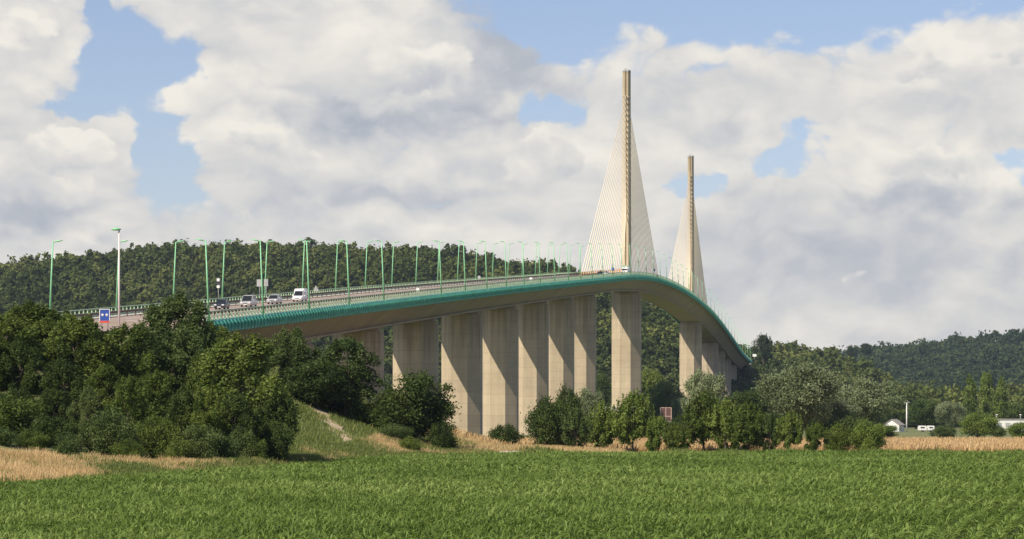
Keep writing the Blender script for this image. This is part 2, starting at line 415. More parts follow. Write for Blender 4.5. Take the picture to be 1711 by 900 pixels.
# ------------------------------------------------------------------ bridge
B0 = BW(-640, 0, 0)
bridge = empty('cable_stayed_bridge', B0)
tag(bridge, 'long concrete cable stayed bridge with teal parapet and two slender pylons above tall piers', 'bridge')
SS = np.arange(-640, 705.1, 6.0)
def sweep(prof, name, mat, stations=SS, closed=True, caps=True, parent=bridge):
    mb = MB(); mb.loft([[BP(s, o, dz) for o, dz in prof] for s in stations], close=closed, caps=caps and closed)
    return mb.build(name, mat, parent, B0)
def sink(s):     # deck depth below rail top at bottom slab
    return -5.9
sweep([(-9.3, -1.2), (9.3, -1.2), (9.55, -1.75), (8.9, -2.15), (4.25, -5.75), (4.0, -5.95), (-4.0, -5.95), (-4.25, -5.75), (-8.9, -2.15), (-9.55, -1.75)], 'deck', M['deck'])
# bottom flange rib along both lower edges
for sd in (1, -1):
    sweep([(sd * 4.30, -5.55), (sd * 4.75, -5.70), (sd * 4.70, -6.0), (sd * 4.05, -6.02)], 'deck_edge_rib', M['deck'])
sweep([(-7.4, -1.12), (7.4, -1.12), (7.4, -1.19), (-7.4, -1.19)], 'road_surface', M['road'])
for o0 in (8.25, -8.25):
    sweep([(o0 - .9, -1.0), (o0 + .9, -1.0), (o0 + .9, -1.19), (o0 - .9, -1.19)], 'sidewalk', M['slab'])
for o0, w, nm in ((7.1, 1, 'guard_rail'), (-7.1, 1, 'guard_rail'), (1.75, 1, 'guard_rail'), (-1.75, 1, 'guard_rail')):
    mb = MB()
    st_ = SS if abs(o0) > 5 else SS[(SS > -165) & (SS < 485)]
    for zt, zb in ((-.30, -.58),):
        mb.loft([[BP(s, o0 - .05, zb), BP(s, o0 + .06, (zb + zt) / 2), BP(s, o0 - .05, zt), BP(s, o0 - .10, (zb + zt) / 2)] for s in st_])
    for s in np.arange(st_[0] + 2, st_[-1], 4.0):
        c = BP(s, o0, -.75); mb.box(c, (.12, .12, .75), -TH)
    mb.build(nm, M['rust'], bridge, B0)
# white lane lines
for o0, dash in ((0.9, 0), (-.9, 0), (6.6, 0), (-6.6, 0), (3.7, 1), (-3.7, 1)):
    mb = MB(); s = -640
    while s < 700:
        L = 3.0 if dash else 6.0
        mb.add([BP(s, o0 - .1, -1.115), BP(s, o0 + .1, -1.115), BP(s + L, o0 + .1, -1.115), BP(s + L, o0 - .1, -1.115)], [(0, 1, 2, 3)])
        s += 13 if dash else 6.0
    tag(mb.build('lane_line', M['white'], bridge, B0), kind='stuff')
# parapets: fins every 1.806 m
MOD = 28.89 / 16
for sd in (1, -1):
    sweep([(sd * 9.36, 0.04), (sd * 9.50, 0.04), (sd * 9.50, -.06), (sd * 9.36, -.06)], 'handrail', M['rail'])
    mb = MB(); fl = MB(); s = -640.0
    while s < 704:
        # upper fin: pale inclined plate, a truncated wedge facing along the deck
        a = [BP(s, sd * 9.38, -.06), BP(s + .03, sd * 9.46, -.06), BP(s + .35, sd * 9.74, -1.25), BP(s + .25, sd * 9.40, -1.25)]
        bq = [BP(s + .06, sd * 9.38, -.06), BP(s + .09, sd * 9.46, -.06), BP(s + .41, sd * 9.74, -1.25), BP(s + .31, sd * 9.40, -1.25)]
        mb.add(a + bq, [(0, 1, 2, 3), (7, 6, 5, 4), (0, 4, 5, 1), (1, 5, 6, 2), (2, 6, 7, 3), (3, 7, 4, 0)])
        # lower fin: teal wedge pointing down
        a = [BP(s, sd * 9.62, -1.1), BP(s + .05, sd * 10.22, -1.25), BP(s + .30, sd * 10.15, -1.9), BP(s + .5, sd * 9.75, -2.75), BP(s + .5, sd * 9.62, -2.75)]
        bq = [tuple(Vector(p) + Vector((UX, UY, 0)) * .07) for p in a]
        fl.add(a + bq, [(0, 1, 2, 3, 4), (9, 8, 7, 6, 5), (0, 5, 6, 1), (1, 6, 7, 2), (2, 7, 8, 3), (3, 8, 9, 4), (4, 9, 5, 0)])
        s += MOD
    tag(mb.build('parapet_fins', M['rail'], bridge, B0), kind='stuff')
    tag(fl.build('cornice_fins', M['teal'], bridge, B0), kind='stuff')
    sweep([(sd * 9.56, -1.05), (sd * 9.66, -1.05), (sd * 9.98, -1.55), (sd * 9.93, -1.6)], 'cornice_ledge', M['teal'])
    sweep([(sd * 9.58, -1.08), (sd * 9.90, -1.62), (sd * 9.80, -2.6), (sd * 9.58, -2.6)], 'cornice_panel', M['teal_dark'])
    sweep([(sd * 9.37, -.45), (sd * 9.44, -.45), (sd * 9.44, -1.0), (sd * 9.37, -1.0)], 'parapet_panel', M['rail']) if sd < 0 else \
        sweep([(sd * 9.37, -.50), (sd * 9.42, -.50), (sd * 9.42, -.56), (sd * 9.37, -.56)], 'parapet_wire', M['rail'])
# piers: octagonal hollow shafts
def octagon(s, z, front, cham):
    h = front / 2 + cham
    P = [(-h, -front / 2), (-front / 2, -h), (front / 2, -h), (h, -front / 2), (h, front / 2), (front / 2, h), (-front / 2, h), (-h, front / 2)]
    return [BW(s + q, o, z) for o, q in P]
PIERS = [-143.5 - 58.5 * k for k in range(9)] + [463.5, 522, 580.5, 639]
for s in PIERS + [0, 320]:
    big = s in (0, 320)
    fr, ch = (3.6, 3.15) if big else (3.5, 2.35)
    zt = zrail(s) - 6.0; mb = MB()
    mb.loft([octagon(s, z, fr, ch) for z in (-2.0, zt - .9)])
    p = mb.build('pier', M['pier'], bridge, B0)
    mb = MB(); mb.loft([octagon(s, zt - .9 + .003, fr - .3, ch - .25), octagon(s, zt + .15, fr - .3, ch - .25)])
    mb.build('bearing_head', M['pier'], p, B0) if False else None
    q = MB(); q.loft([octagon(s, zt - .897, fr - .3, ch - .25), octagon(s, zt + .15, fr - .3, ch - .25)])
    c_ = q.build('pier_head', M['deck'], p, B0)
# abutment at the embankment end
mb = MB(); mb.loft([[BP(s, o, dz) for o, dz in ((-9.4, -2.2), (9.4, -2.2), (9.4, -13), (-9.4, -13))] for s in (-643, -640.5)])
mb.build('abutment', M['deck'], bridge, B0)
mb = MB(); mb.loft([[BP(s, o, dz) for o, dz in ((-9.4, -2.2), (9.4, -2.2), (9.4, -9), (-9.4, -9))] for s in (705.5, 708)])
mb.build('abutment', M['deck'], bridge, B0)
# pylons and stays
HP = 70.3
def pyl_ring(s, z, w, d, gr=.28):
    # w across, d along, with a groove in the front and back faces and chamfered corners
    a, c_ = w / 2, d / 2; k = w * .30
    P = [(-a, -c_ + k), (-a + k * .72, -c_), (-gr, -c_), (-gr * .8, -c_ + .45), (gr * .8, -c_ + .45), (gr, -c_), (a - k * .72, -c_), (a, -c_ + k),
         (a, c_ - k), (a - k * .72, c_), (gr, c_), (gr * .8, c_ - .45), (-gr * .8, c_ - .45), (-gr, c_), (-a + k * .72, c_), (-a, c_ - k)]
    return [BW(s + q, o, z) for o, q in P]
def bar_np(a, b2, r_, mb, n=6): mb.bar(a, b2, r_, n=n)
for s0 in (0, 320):
    zd = zrail(s0) - 1.1; mb = MB()
    mb.loft([pyl_ring(s0, zd + h, w, d) for h, w, d in ((-.2, 3.0, 4.6), (20, 2.9, 4.3), (45, 2.75, 4.0), (HP, 2.6, 3.7))])
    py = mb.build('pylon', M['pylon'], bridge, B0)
    mb = MB(); mb.loft([pyl_ring(s0, zd + HP + .003, 2.75, 3.85), pyl_ring(s0, zd + HP + .5, 2.75, 3.85)])
    mb.bar(BW(s0, .5, zd + HP + .5), BW(s0, .5, zd + HP + 1.6), .05); mb.box(BW(s0, -.4, zd + HP + .9), (.7, .7, .8), -TH)
    mb.build('pylon_cap', M['grey'], py, B0)
    sad = MB()
    for k in range(21):
        hz = zd + 22.5 + 39.5 * (k / 20) ** .97
        L = 14.5 + (146 - 14.5) * (k / 20)
        for sg in (-1, 1):
            sa = s0 + sg * L
            mb = MB()
            top = Vector(BW(s0 + sg * 1.75, 0, hz)); bot = Vector(BP(sa, 0, -1.0))
            mb.bar(top, bot, .122, n=6)
            cb = mb.build('stay_cable', M['cable'], bridge, B0)
            mb = MB(); dvec = (top - bot).normalized()
            mb.bar(bot - dvec * .3, bot + dvec * 3.2, .21, n=6)
            mb.box(bot + Vector((0, 0, .15)), (.8, 1.4, .6), -TH)
            mb.build('anchor_sleeve', M['sheath'] if (s0 == 0 and sg < 0) else M['grey'], cb, B0)
            # saddle lip standing proud of the pylon face
            d2 = 2.02 + .1
            sad.bar(BW(s0 + sg * 1.7, 0, hz + .15), BW(s0 + sg * 2.25, 0, hz - .9), .17, n=6)
            for sd in (-1, 1):
                sad.bar(BW(s0 + sg * 1.95, sd * 1.05, hz - .2), BW(s0 + sg * 2.1, sd * .22, hz - 1.15), .15, n=4)
    tag(sad.build('saddle_tubes', M['pylon'], py, B0), kind='stuff')

# road on the embankment before the bridge
SR = np.arange(-1000, -640.5, 8.0)
mb = MB(); mb.loft([[BP(s, -7.4, -1.12), BP(s, 7.4, -1.12)] for s in SR if s >= -800] + [], close=False, caps=False)
tag(mb.build('road', M['road']), kind='structure')

# ------------------------------------------------------------------ street lamps
ORD = ['first', 'second', 'third', 'fourth', 'fifth', 'sixth', 'seventh', 'eighth', 'ninth', 'tenth', 'eleventh', 'twelfth', 'thirteenth',
       'fourteenth', 'fifteenth', 'sixteenth', 'seventeenth', 'eighteenth', 'nineteenth', 'twentieth', 'twenty-first', 'twenty-second', 'twenty-third', 'twenty-fourth', 'twenty-fifth']
def make_lamp():
    r_ = empty('street_lamp')
    mb = MB(); mb.bar((0, 0, -1.3), (-.42, 0, 8.3), .125, n=8, r2=.07); mb.box((0, 0, -1.3), (.5, .42, .5)); mb.build('pole', M['lamp'], r_)
    mb = MB(); mb.bar((-.40, 0, 8.22), (-.75, 0, 8.32), .06, n=6); mb.build('arm', M['lamp'], r_)
    mb = MB(); mb.loft([[(x, y * w, z + zz * h) for y, zz in ((-1, 0), (-.6, 1), (.6, 1), (1, 0), (.6, -.6), (-.6, -.6))] for x, z, w, h in ((-.7, 8.31, .10, .07), (-.95, 8.36, .18, .11), (-1.4, 8.43, .15, .08), (-1.6, 8.46, .06, .04))], sm=True)
    h = mb.build('lamp_head', M['lamp'], r_)
    mb = MB(); mb.box((-1.15, 0, 8.305), (.45, .2, .03)); mb.build('lens', M['lens'], h)
    return r_
LAMP = make_lamp(); first = [True]
def put_lamp(s, near, label, group):
    o = LAMP if first[0] else copy_tree(LAMP); first[0] = False
    off = 9.62 if near else -9.62
    o.location = BP(s, off, 0.0); o.rotation_euler = (0, 0, -TH + (0 if near else math.pi))
    tag(o, label, 'street lamp', group)
S0L, DL = -639.0, 28.89
kn = kf = kn2 = kf2 = 0
for n in range(0, 47):
    s = S0L + n * DL
    if s > 700: break
    if n != 5:
        if s < -12:
            put_lamp(s, True, f'green lamp on the near parapet, {ORD[kn]} from the left before the front pylon', 'lamps along the near parapet'); kn += 1
        else:
            put_lamp(s, True, f'small green lamp on the near parapet, {ORD[kn2]} past the front pylon', 'lamps along the near parapet'); kn2 += 1
    if s < -12:
        put_lamp(s, False, f'green lamp on the far parapet, {ORD[kf]} from the left before the front pylon', 'lamps along the far parapet'); kf += 1
    else:
        put_lamp(s, False, f'small green lamp on the far parapet, {ORD[kf2]} past the front pylon', 'lamps along the far parapet'); kf2 += 1

def at_px(px, py, Y): return ((px - 855.5) * Y / FOC, Y, CAMZ + (700 - py) * Y / FOC)
# tall white mast with a green head by the road on the left
sM = -668; cM = at_px(199, 525, 318)
r_ = empty('light_mast', (cM[0], cM[1], float(gz(cM[0], cM[1]))))
top = 4 + (700 - 384) * 318 / FOC - r_.location.z
mb = MB(); mb.bar((0, 0, -.5), (0, 0, top), .13, n=8, r2=.10); mb.build('pole', M['mast'], r_)
mb = MB(); mb.loft([[(-.1 + .62 * w * math.cos(a) - .25, .4 * w * math.sin(a), top + z) for a in np.linspace(0, 6.283, 10)[:-1]] for z, w in ((-.06, .4), (.05, 1.0), (.17, .8), (.26, .3))], sm=True)
mb.build('lamp_head', M['lamp'], r_)
tag(r_, 'tall pinkish white mast with one flat green lamp head, rising above the trees at left', 'light mast')

def sign(name, label, s, o, zc, shape, w, h, mat, post=M['grey'], extra=None, base=-1.1, cat='road sign', dual=False):
    c = BP(s, o, base); r0 = empty(name, c, -TH)
    mb = MB()
    for dx in ((-w * .28, w * .28) if dual else (0,)): mb.bar((dx, .06, 0), (dx, .06, zc + h / 2 * .8), .05, n=6)
    mb.build('post', post, r0)
    mb = MB()
    if shape == 'round': P = [(w / 2 * math.cos(a), h / 2 * math.sin(a)) for a in np.linspace(0, 2 * math.pi, 20)[:-1]]
    elif shape == 'tri': P = [(-w / 2, -h / 2), (w / 2, -h / 2), (0, h / 2)]
    else: P = [(-w / 2, -h / 2), (w / 2, -h / 2), (w / 2, h / 2), (-w / 2, h / 2)]
    mb.loft([[(x, y, zc + z) for x, z in P] for y in (-.03, .03)])
    pl = mb.build('plate', mat, r0)
    if extra: extra(pl, w, h, zc)
    tag(r0, label, cat); return r0
def crossed(pl, w, h, zc):
    mb = MB(); mb.box((0, -.05, zc), (w * .9, .03, h * .08)); mb.box((0, -.05, zc), (w * .08, .03, h * .9)); mb.build('rib', M['grey'], pl)
def blue_marks(pl, w, h, zc):
    mb = MB()
    for dx in (-.2, .2):
        mb.bar((dx * w - .12, -.05, zc - .05), (dx * w, -.05, zc + h * .1), .06); mb.bar((dx * w + .12, -.05, zc - .05), (dx * w, -.05, zc + h * .1), .06)
        mb.box((dx * w, -.05, zc - h * .04), (.1, .03, h * .16))
    mb.build('arrow_mark', M['white'], pl)
    mb = MB(); mb.box((0, -.045, zc - h * .60), (w * .9, .05, h * .16)); mb.build('striped_board', M['red'], pl)
    mb = MB()
    for sx_ in (-1, 1): mb.box((sx_ * (w / 2 - .04), -.045, zc), (.06, .03, h))
    mb.box((0, -.045, zc + h / 2 - .04), (w - .16, .03, .06)); mb.build('border', M['white'], pl)
sign('round_sign', 'white round sign on the near edge of the deck, the nearer of two', station(698, 8.6), 8.6, 1.1, 'round', .62, .62, M['white'])
sign('round_sign', 'white round sign on the near deck edge, close to the front pylon', station(887, 8.6), 8.6, 1.2, 'round', .75, .6, M['white'])
sign('round_sign', 'grey back of a round sign on the far side of the road, halfway up', station(800.5, -7.9), -7.9, 1.35, 'round', .75, .75, M['grey'])
sign('triangle_sign', 'grey back of a triangular sign on the road side, right of the white van', station(528, -7.9), -7.9, 1.55, 'tri', .95, .95, M['grey'], extra=crossed)
sign('board_sign', 'grey back of a sign board beside the far parapet, partly behind a lamp pole', station(434.0, -8.9), -8.9, 3.0, 'rect', .95, 1.1, M['grey'])
sign('board_sign', 'grey back of a rectangular sign board with a crossbar, right of the lamp pole', station(444.5, -8.6), -8.6, 3.0, 'rect', .65, 1.1, M['grey'], extra=crossed)
sign('blue_sign', 'small blue sign on a post on the deck just left of the front pylon', station(1024, 8.3), 8.3, 2.1, 'rect', .75, .95, M['blue'])
sign('blue_sign', 'small blue sign on a post on the deck right of the front pylon', station(1093, 8.3), 8.3, 2.7, 'rect', .7, .9, M['blue'])
sB = station(175, 6.0)
sign('blue_arrow_sign', 'blue arrow sign with white edges and red board above the left trees', sB, 6.0, 1.55, 'rect', 1.15, 1.25, M['blue'], extra=blue_marks, dual=True)
sR = sign('white_post_sign', 'small white sign on a pole at the far right end of the bridge', 700, 11.5, 4.6, 'rect', 2.2, 1.5, M['white'], base=-2.5)
# traffic camera on far lamp
c = BP(station(365, -9.3), -9.3, 2.0); r_ = empty('traffic_light', c, -TH)
mb = MB(); mb.bar((0, 0, -3.0), (0, 0, 1.0), .05, n=6); mb.build('post', M['grey'], r_)
mb = MB(); mb.box((.1, -.05, .25), (.75, .35, .5)); mb.build('housing', M['dark'], r_)
mb = MB()
for z in (.72, -.28): mb.loft([[(.24 * math.cos(a), y, z + .24 * math.sin(a)) for a in np.linspace(0, 6.283, 13)[:-1]] for y in (-.2, .15)])
mb.build('disc', M['white'], r_)
tag(r_, 'black signal box with white discs on a post behind the dark car', 'signal')

# ------------------------------------------------------------------ vehicles
def make_car(name, body_mat, L=4.1, Wd=1.68, H=1.45, van=False):
    """front points to -y"""
    r0 = empty(name)
    def lo(prof, w0, w1, zt):  # cross-sections along the car
        pass
    # lower body lofted along y: (y, half width, bottom z, shoulder z)
    mb = MB(); secs = []
    hood = .86 if not van else .95
    for y, hw, zb, zs in ((-L/2, Wd*.40, .38, .62), (-L/2+.12, Wd*.47, .24, .72), (-L/2+.9, Wd*.5, .22, hood-.04), (-L/2+1.25, Wd*.5, .22, hood+.04), (L/2-.5, Wd*.5, .22, hood+.10), (L/2-.08, Wd*.47, .28, hood+.04), (L/2, Wd*.43, .40, hood-.1)):
        secs.append([(-hw*.93, y, zb), (hw*.93, y, zb), (hw, y, (zb+zs)*.5), (hw*.97, y, zs-.06), (hw*.88, y, zs), (-hw*.88, y, zs), (-hw*.97, y, zs-.06), (-hw, y, (zb+zs)*.5)])
    mb.loft(secs, sm=False); body = mb.build('body', body_mat, r0, bevel=.03)
    # cabin
    ya, yb, yc, yd = (-L/2+.95, -L/2+1.75, L/2-(.75 if not van else .12), L/2-(.2 if not van else .02))
    mb = MB(); zs = hood - .01
    def ring(y0, y1, y2, y3, ins, zt, zb): 
        return [[(sx_*Wd*.44, yy, zb) for sx_, yy in ((-1, y0), (1, y0), (1, y3), (-1, y3))], [(sx_*(Wd*.44-ins), yy, zt) for sx_, yy in ((-1, y1), (1, y1), (1, y2), (-1, y2))]]
    mb.loft(ring(ya, yb, yc, yd, .13, H - .07, zs)); mb.build('window_glass', M['glass'], r0)
    mb = MB(); mb.loft([[(sx_*(Wd*.44-.125), yy, H-.075) for sx_, yy in ((-1, yb-.05), (1, yb-.05), (1, yc+.05), (-1, yc+.05))], [(sx_*(Wd*.44-.2), yy, H) for sx_, yy in ((-1, yb+.15), (1, yb+.15), (1, yc-.1), (-1, yc-.1))]])
    for sx_ in (-1, 1):
        for (a0, a1) in (((ya, zs), (yb, H-.07)), (((ya+yd)/2, zs), ((yb+yc)/2+.1, H-.07)), ((yd-.05, zs), (yc-.02, H-.07))):
            mb.bar((sx_*Wd*.442, a0[0], a0[1]), (sx_*(Wd*.44-.128), a1[0], a1[1]), .05, n=4)
    mb.build('roof', body_mat, r0, bevel=.02)
    if van:
        mb = MB(); mb.loft([[(sx_*Wd*.5, y, z) for sx_, z in ((-1, .9), (1, .9), (1, 1.55), (.86, H+.28), (-.86, H+.28), (-1, 1.55))] for y in (-L/2+1.95, L/2-.03)])
        mb.loft([[(sx_*Wd*w, y, z) for sx_, z in ((-.8, H-.1), (.8, H-.1), (.75, zt), (-.75, zt))] for y, w, zt in ((-L/2+1.6, .5, H), (-L/2+1.96, .5, H+.2))])
        mb.build('cargo_box', body_mat, r0, bevel=.03)
    for sx_ in (-1, 1):
        for yy in (-L/2+.78, L/2-.78):
            mb = MB(); mb.loft([[(sx_*(Wd*.5-.19)+dx, yy+.31*math.cos(a), .31+.31*math.sin(a)) for a in np.linspace(0, 6.283, 17)[:-1]] for dx in (-.1, .1)])
            w_ = mb.build('wheel', M['tyre'], r0)
            mb = MB(); mb.loft([[(sx_*(Wd*.5-.19)+dx*sx_, yy+.19*math.cos(a), .31+.19*math.sin(a)) for a in np.linspace(0, 6.283, 13)[:-1]] for dx in (.09, .112)])
            mb.build('rim', M['grey'], w_)
        mb = MB(); mb.box((sx_*Wd*.34, -L/2+.06, .66), (.34, .16, .16)); mb.build('headlight', M['lens'], r0)
        mb = MB(); mb.box((sx_*(Wd*.5+.07), ya+.35, .98), (.2, .12, .14)); mb.build('wing_mirror', body_mat, r0)
    mb = MB(); mb.box((0, -L/2-.005, .36), (.52, .03, .11)); mb.build('number_plate', M['lens'], r0)
    mb = MB(); mb.box((0, -L/2+.03, .55), (.6, .1, .12)); mb.build('grille', M['dark'], r0)
    return r0
def place_car(r0, px, o, label, cat, flip=False):
    s = station(px, o); z = zrail(s) - 1.12
    sl = math.atan2(zrail(s + 2) - zrail(s - 2), 4)
    r0.location = BW(s, o, z)
    r0.rotation_euler = (sl if not flip else -sl, 0, -TH + (math.pi if flip else 0)); tag(r0, label, cat)
place_car(make_car('small_car', M['blackcar'], 3.6, 1.6, 1.40), 371, -3.6, 'small dark blue grey car, leftmost of the cars coming down the bridge', 'car')
place_car(make_car('family_car', M['silver'], 4.4, 1.78, 1.66), 415.5, -3.6, 'large silver family car between the dark car and the smaller silver car', 'car')
place_car(make_car('saloon_car', M['silver'], 4.2, 1.7, 1.42), 459, -3.6, 'low silver saloon car driving in front of the white van', 'car')
place_car(make_car('delivery_van', M['whitecar'], 4.3, 1.75, 1.72, van=True), 501, -3.6, 'white high roofed delivery van following the silver saloon', 'van')
place_car(make_car('distant_car', M['blackcar'], 4.0, 1.65, 1.4), 1003, 3.2, 'dark distant car just before the crest, left of a white car', 'car', True)
place_car(make_car('distant_car', M['whitecar'], 4.2, 1.7, 1.45), 1013, 4.4, 'white distant car near the crest left of the front pylon', 'car', True)
# truck seen from behind the pylon foot
r_ = empty('box_truck')
mb = MB(); mb.box((0, 1.2, 1.75), (2.3, 4.6, 2.3)); mb.build('cargo_box', M['whitecar'], r_, bevel=.04)
mb = MB(); mb.box((0, 1.2, 3.05), (2.32, 4.62, .3)); mb.build('top_band', M['lamp'], r_, bevel=.02)
mb = MB(); mb.loft([[(sx_, y, z) for sx_, y, z in ((-1, -3, .5), (1, -3, .5), (1, -1.2, .5), (-1, -1.2, .5))], [(-1, -2.95, 1.4), (1, -2.95, 1.4), (1, -1.2, 1.4), (-1, -1.2, 1.4)], [(-.9, -2.4, 2.3), (.9, -2.4, 2.3), (.9, -1.2, 2.3), (-.9, -1.2, 2.3)]]); mb.build('cab', M['whitecar'], r_, bevel=.04)
mb = MB(); mb.box((0, -2.72, 1.85), (1.5, .16, .6)); mb.build('windscreen', M['glass'], r_)
for sx_ in (-1, 1):
    for yy in (-2.1, 2.2):
        mb = MB(); mb.loft([[(sx_ * .95 + dx, yy + .45 * math.cos(a), .45 + .45 * math.sin(a)) for a in np.linspace(0, 6.283, 15)[:-1]] for dx in (-.12, .12)]); mb.build('wheel', M['tyre'], r_)
place_car(r_, 1045, 4.6, 'white box truck with a green top band in front of the front pylon', 'truck')

# ------------------------------------------------------------------ foliage
def leaves_at(P, N, size, aspect=.55, jitter=.8):
    """diamond leaves at P facing roughly N"""
    n = len(P)
    N = N + rng.normal(0, jitter, (n, 3)); N /= np.linalg.norm(N, axis=1, keepdims=True) + 1e-9
    A = np.cross(N, rng.normal(0, 1, (n, 3))); A /= np.linalg.norm(A, axis=1, keepdims=True) + 1e-9
    Bv = np.cross(N, A)
    s = (size * rng.uniform(.6, 1.3, n))[:, None]
    return np.stack([P - A * s, P + Bv * s * aspect - A * s * .15, P + A * s, P - Bv * s * aspect - A * s * .15], 1).reshape(-1, 3)
def crown_points(H, Rr, z0, nclump, nleaf, shape, seed):
    g_ = np.random.default_rng(seed); C = []; RC = []
    zc, rz = (H + z0) / 2, (H - z0) / 2
    tries = 0
    while len(C) < nclump and tries < 9000:
        tries += 1
        d = g_.normal(0, 1, 3); d /= np.linalg.norm(d); rad = g_.uniform(.25, 1) ** .55
        x, y, z = d * rad
        if shape == 'bush': 
            w = 1.0 - .25 * max(0, z); z = z * .95 - .05
        elif shape == 'young': w = np.clip(1.12 - .75 * max(0, z) ** 1.5 - .25 * max(0, -z), .2, 1)
        elif shape == 'tall': w = 1.0 - .30 * max(0, z) - .12 * max(0, -z); 
        elif shape == 'column': w = 1 - .45 * abs(z)
        else: w = 1.0 - (.18 * max(0, -z - .2))
        rc = Rr * g_.uniform(.22, .40) * (1.15 - .35 * rad)
        if shape == 'column': rc *= 1.2
        if shape == 'young': rc *= .72
        if shape == 'tall': rc *= .74
        c = np.array([x * w * (Rr - rc * .6), y * w * (Rr - rc * .6), zc + z * (rz - rc * .55)])
        if c[2] < max(z0 * .8, rc * .35): continue
        C.append(c); RC.append(rc)
    C = np.array(C); RC = np.array(RC)
    wt_ = RC ** 2 / (RC ** 2).sum(); idx = g_.choice(len(C), nleaf, p=wt_)
    d = g_.normal(0, 1, (nleaf, 3)); d[:, 2] += .35; d /= np.linalg.norm(d, axis=1, keepdims=True)
    rr = RC[idx] * (g_.uniform(.2, 1.0, nleaf) ** .5) * (1 + .26 * g_.normal(0, 1, nleaf))
    tall_ = shape in ('tall', 'young', 'column', 'willow'); sq = np.array([.86, .86, 1.25]) if tall_ else np.array([1, 1, .9])
    if tall_:      # clumps taper to feathery upright tips
        tap = np.clip(1.05 - .55 * d[:, 2], .35, 1.3); d = d * np.stack([tap, tap, np.ones(nleaf)], 1)
    P = C[idx] + d * rr[:, None] * sq
    if shape == 'young':   # pointed upright shoots
        ns = 46; th_ = g_.uniform(0, 6.283, ns); ro = Rr * g_.uniform(.1, .95, ns); hz = zc + rz * (1.03 - .55 * (ro / Rr) ** 1.6) * g_.uniform(.72, 1.08, ns)
        k = g_.integers(0, ns, nleaf // 5); tt = g_.uniform(0, 1, len(k))
        sw = (1 - tt) * .30 * Rr * .6
        Q = np.stack([ro[k] * np.cos(th_[k]) + g_.normal(0, 1, len(k)) * sw * .5, ro[k] * np.sin(th_[k]) + g_.normal(0, 1, len(k)) * sw * .5, hz[k] * (.6 + .4 * tt) + .25], 1)
        P = np.concatenate([P, Q]); d = np.concatenate([d, np.stack([np.cos(th_[k]), np.sin(th_[k]), np.full(len(k), .5)], 1)])
        idx = np.concatenate([idx, g_.integers(0, len(C), len(k))])
    ok = P[:, 2] > .05
    zt_ = np.quantile(P[:, 2], .995); rt_ = np.quantile(np.hypot(P[:, 0], P[:, 1]), .96)
    kz, kr = H / zt_, Rr / rt_
    P = P * np.array([kr, kr, kz]); C = C * np.array([kr, kr, kz])
    tint = np.clip(.5 + .22 * g_.normal(0, 1, len(C))[idx] + .15 * g_.normal(0, 1, len(P)), 0, 1)
    return P[ok], d[ok], tint[ok], C, RC
PROTO = {}
SPEC = {'round': dict(H=10, Rr=4.3, z0=1.6, nclump=50, nleaf=20000, leaf=.19, shape='round'),
        'low': dict(H=10, Rr=4.6, z0=.5, nclump=56, nleaf=20000, leaf=.20, shape='round'),
        'tall': dict(H=12, Rr=3.7, z0=.6, nclump=78, nleaf=26000, leaf=.165, shape='tall'),
        'bush': dict(H=5, Rr=3.2, z0=-.3, nclump=46, nleaf=12000, leaf=.135, shape='bush'),
        'young': dict(H=6, Rr=2.1, z0=.15, nclump=44, nleaf=11000, leaf=.13, shape='young'),
        'willow': dict(H=10, Rr=5.0, z0=1.0, nclump=46, nleaf=24000, leaf=.165, shape='round'),
        'column': dict(H=12, Rr=2.1, z0=.8, nclump=42, nleaf=7000, leaf=.26, shape='column')}
def trunk_mesh(name, H, z0, C, RC, seed, r0=None):
    g_ = np.random.default_rng(seed + 99); mb = MB(); r0 = r0 or H * .022
    top = H * .62
    pts = [Vector((0, 0, -.6)), Vector((g_.normal(0, .12), g_.normal(0, .12), top * .45)), Vector((g_.normal(0, .2), g_.normal(0, .2), top))]
    for i in range(2): mb.bar(pts[i], pts[i + 1], r0 * (1.15 - .4 * i), n=8, r2=r0 * (.75 - .4 * i))
    order = g_.permutation(len(C))[:14]
    for k in order:
        t_ = g_.uniform(.25, .95); a = pts[1].lerp(pts[2], t_) if t_ > .5 else pts[0].lerp(pts[1], .5 + t_)
        mb.bar(a, Vector(C[k]), r0 * .34, n=5, r2=r0 * .1)
    o = mb.build(name, M['bark']); me = o.data; bpy.data.objects.remove(o); return me
def proto(kind, var):
    if (kind, var) not in PROTO:
        s_ = SPEC[kind]; seed = sum(map(ord, kind)) * 13 + var * 101
        P, N, tint, C, RC = crown_points(s_['H'], s_['Rr'], s_['z0'], s_['nclump'], s_['nleaf'], s_['shape'], seed)
        V = leaves_at(P, N, np.full(len(P), s_['leaf']), jitter=1.0)
        PROTO[kind, var] = (np_quads('crown', V, len(P), M['ash'], tint), trunk_mesh('trunk', s_['H'], s_['z0'], C, RC, seed))
    return PROTO[kind, var]
def tree(name, label, cat, kind, var, mat, loc, width, height, rz=None, group=None, sink_=0.0):
    cm, tm = proto(kind, var); s_ = SPEC[kind]
    r0 = empty(name, (loc[0], loc[1], loc[2] - sink_), random.uniform(0, 6.28) if rz is None else rz)
    sx_ = width / (2 * s_['Rr']); r0.scale = (sx_, sx_, height / s_['H'])
    tr = link_mesh('trunk', tm, r0); crn = link_mesh('crown', cm, r0)
    crn.material_slots[0].link = 'OBJECT'; crn.material_slots[0].material = M[mat]
    tag(r0, label, cat, group); return r0
def tree_px(name, label, cat, kind, var, mat, px, top, wpx, Y, bottom=None, **k):
    x = (px - 855.5) * Y / FOC
    zt = CAMZ + (700 - top) * Y / FOC
    zb = float(gz(x, Y)) if bottom is None else CAMZ + (700 - bottom) * Y / FOC
    return tree(name, label, cat, kind, var, mat, (x, Y, zb), wpx * Y / FOC, zt - zb, **k)

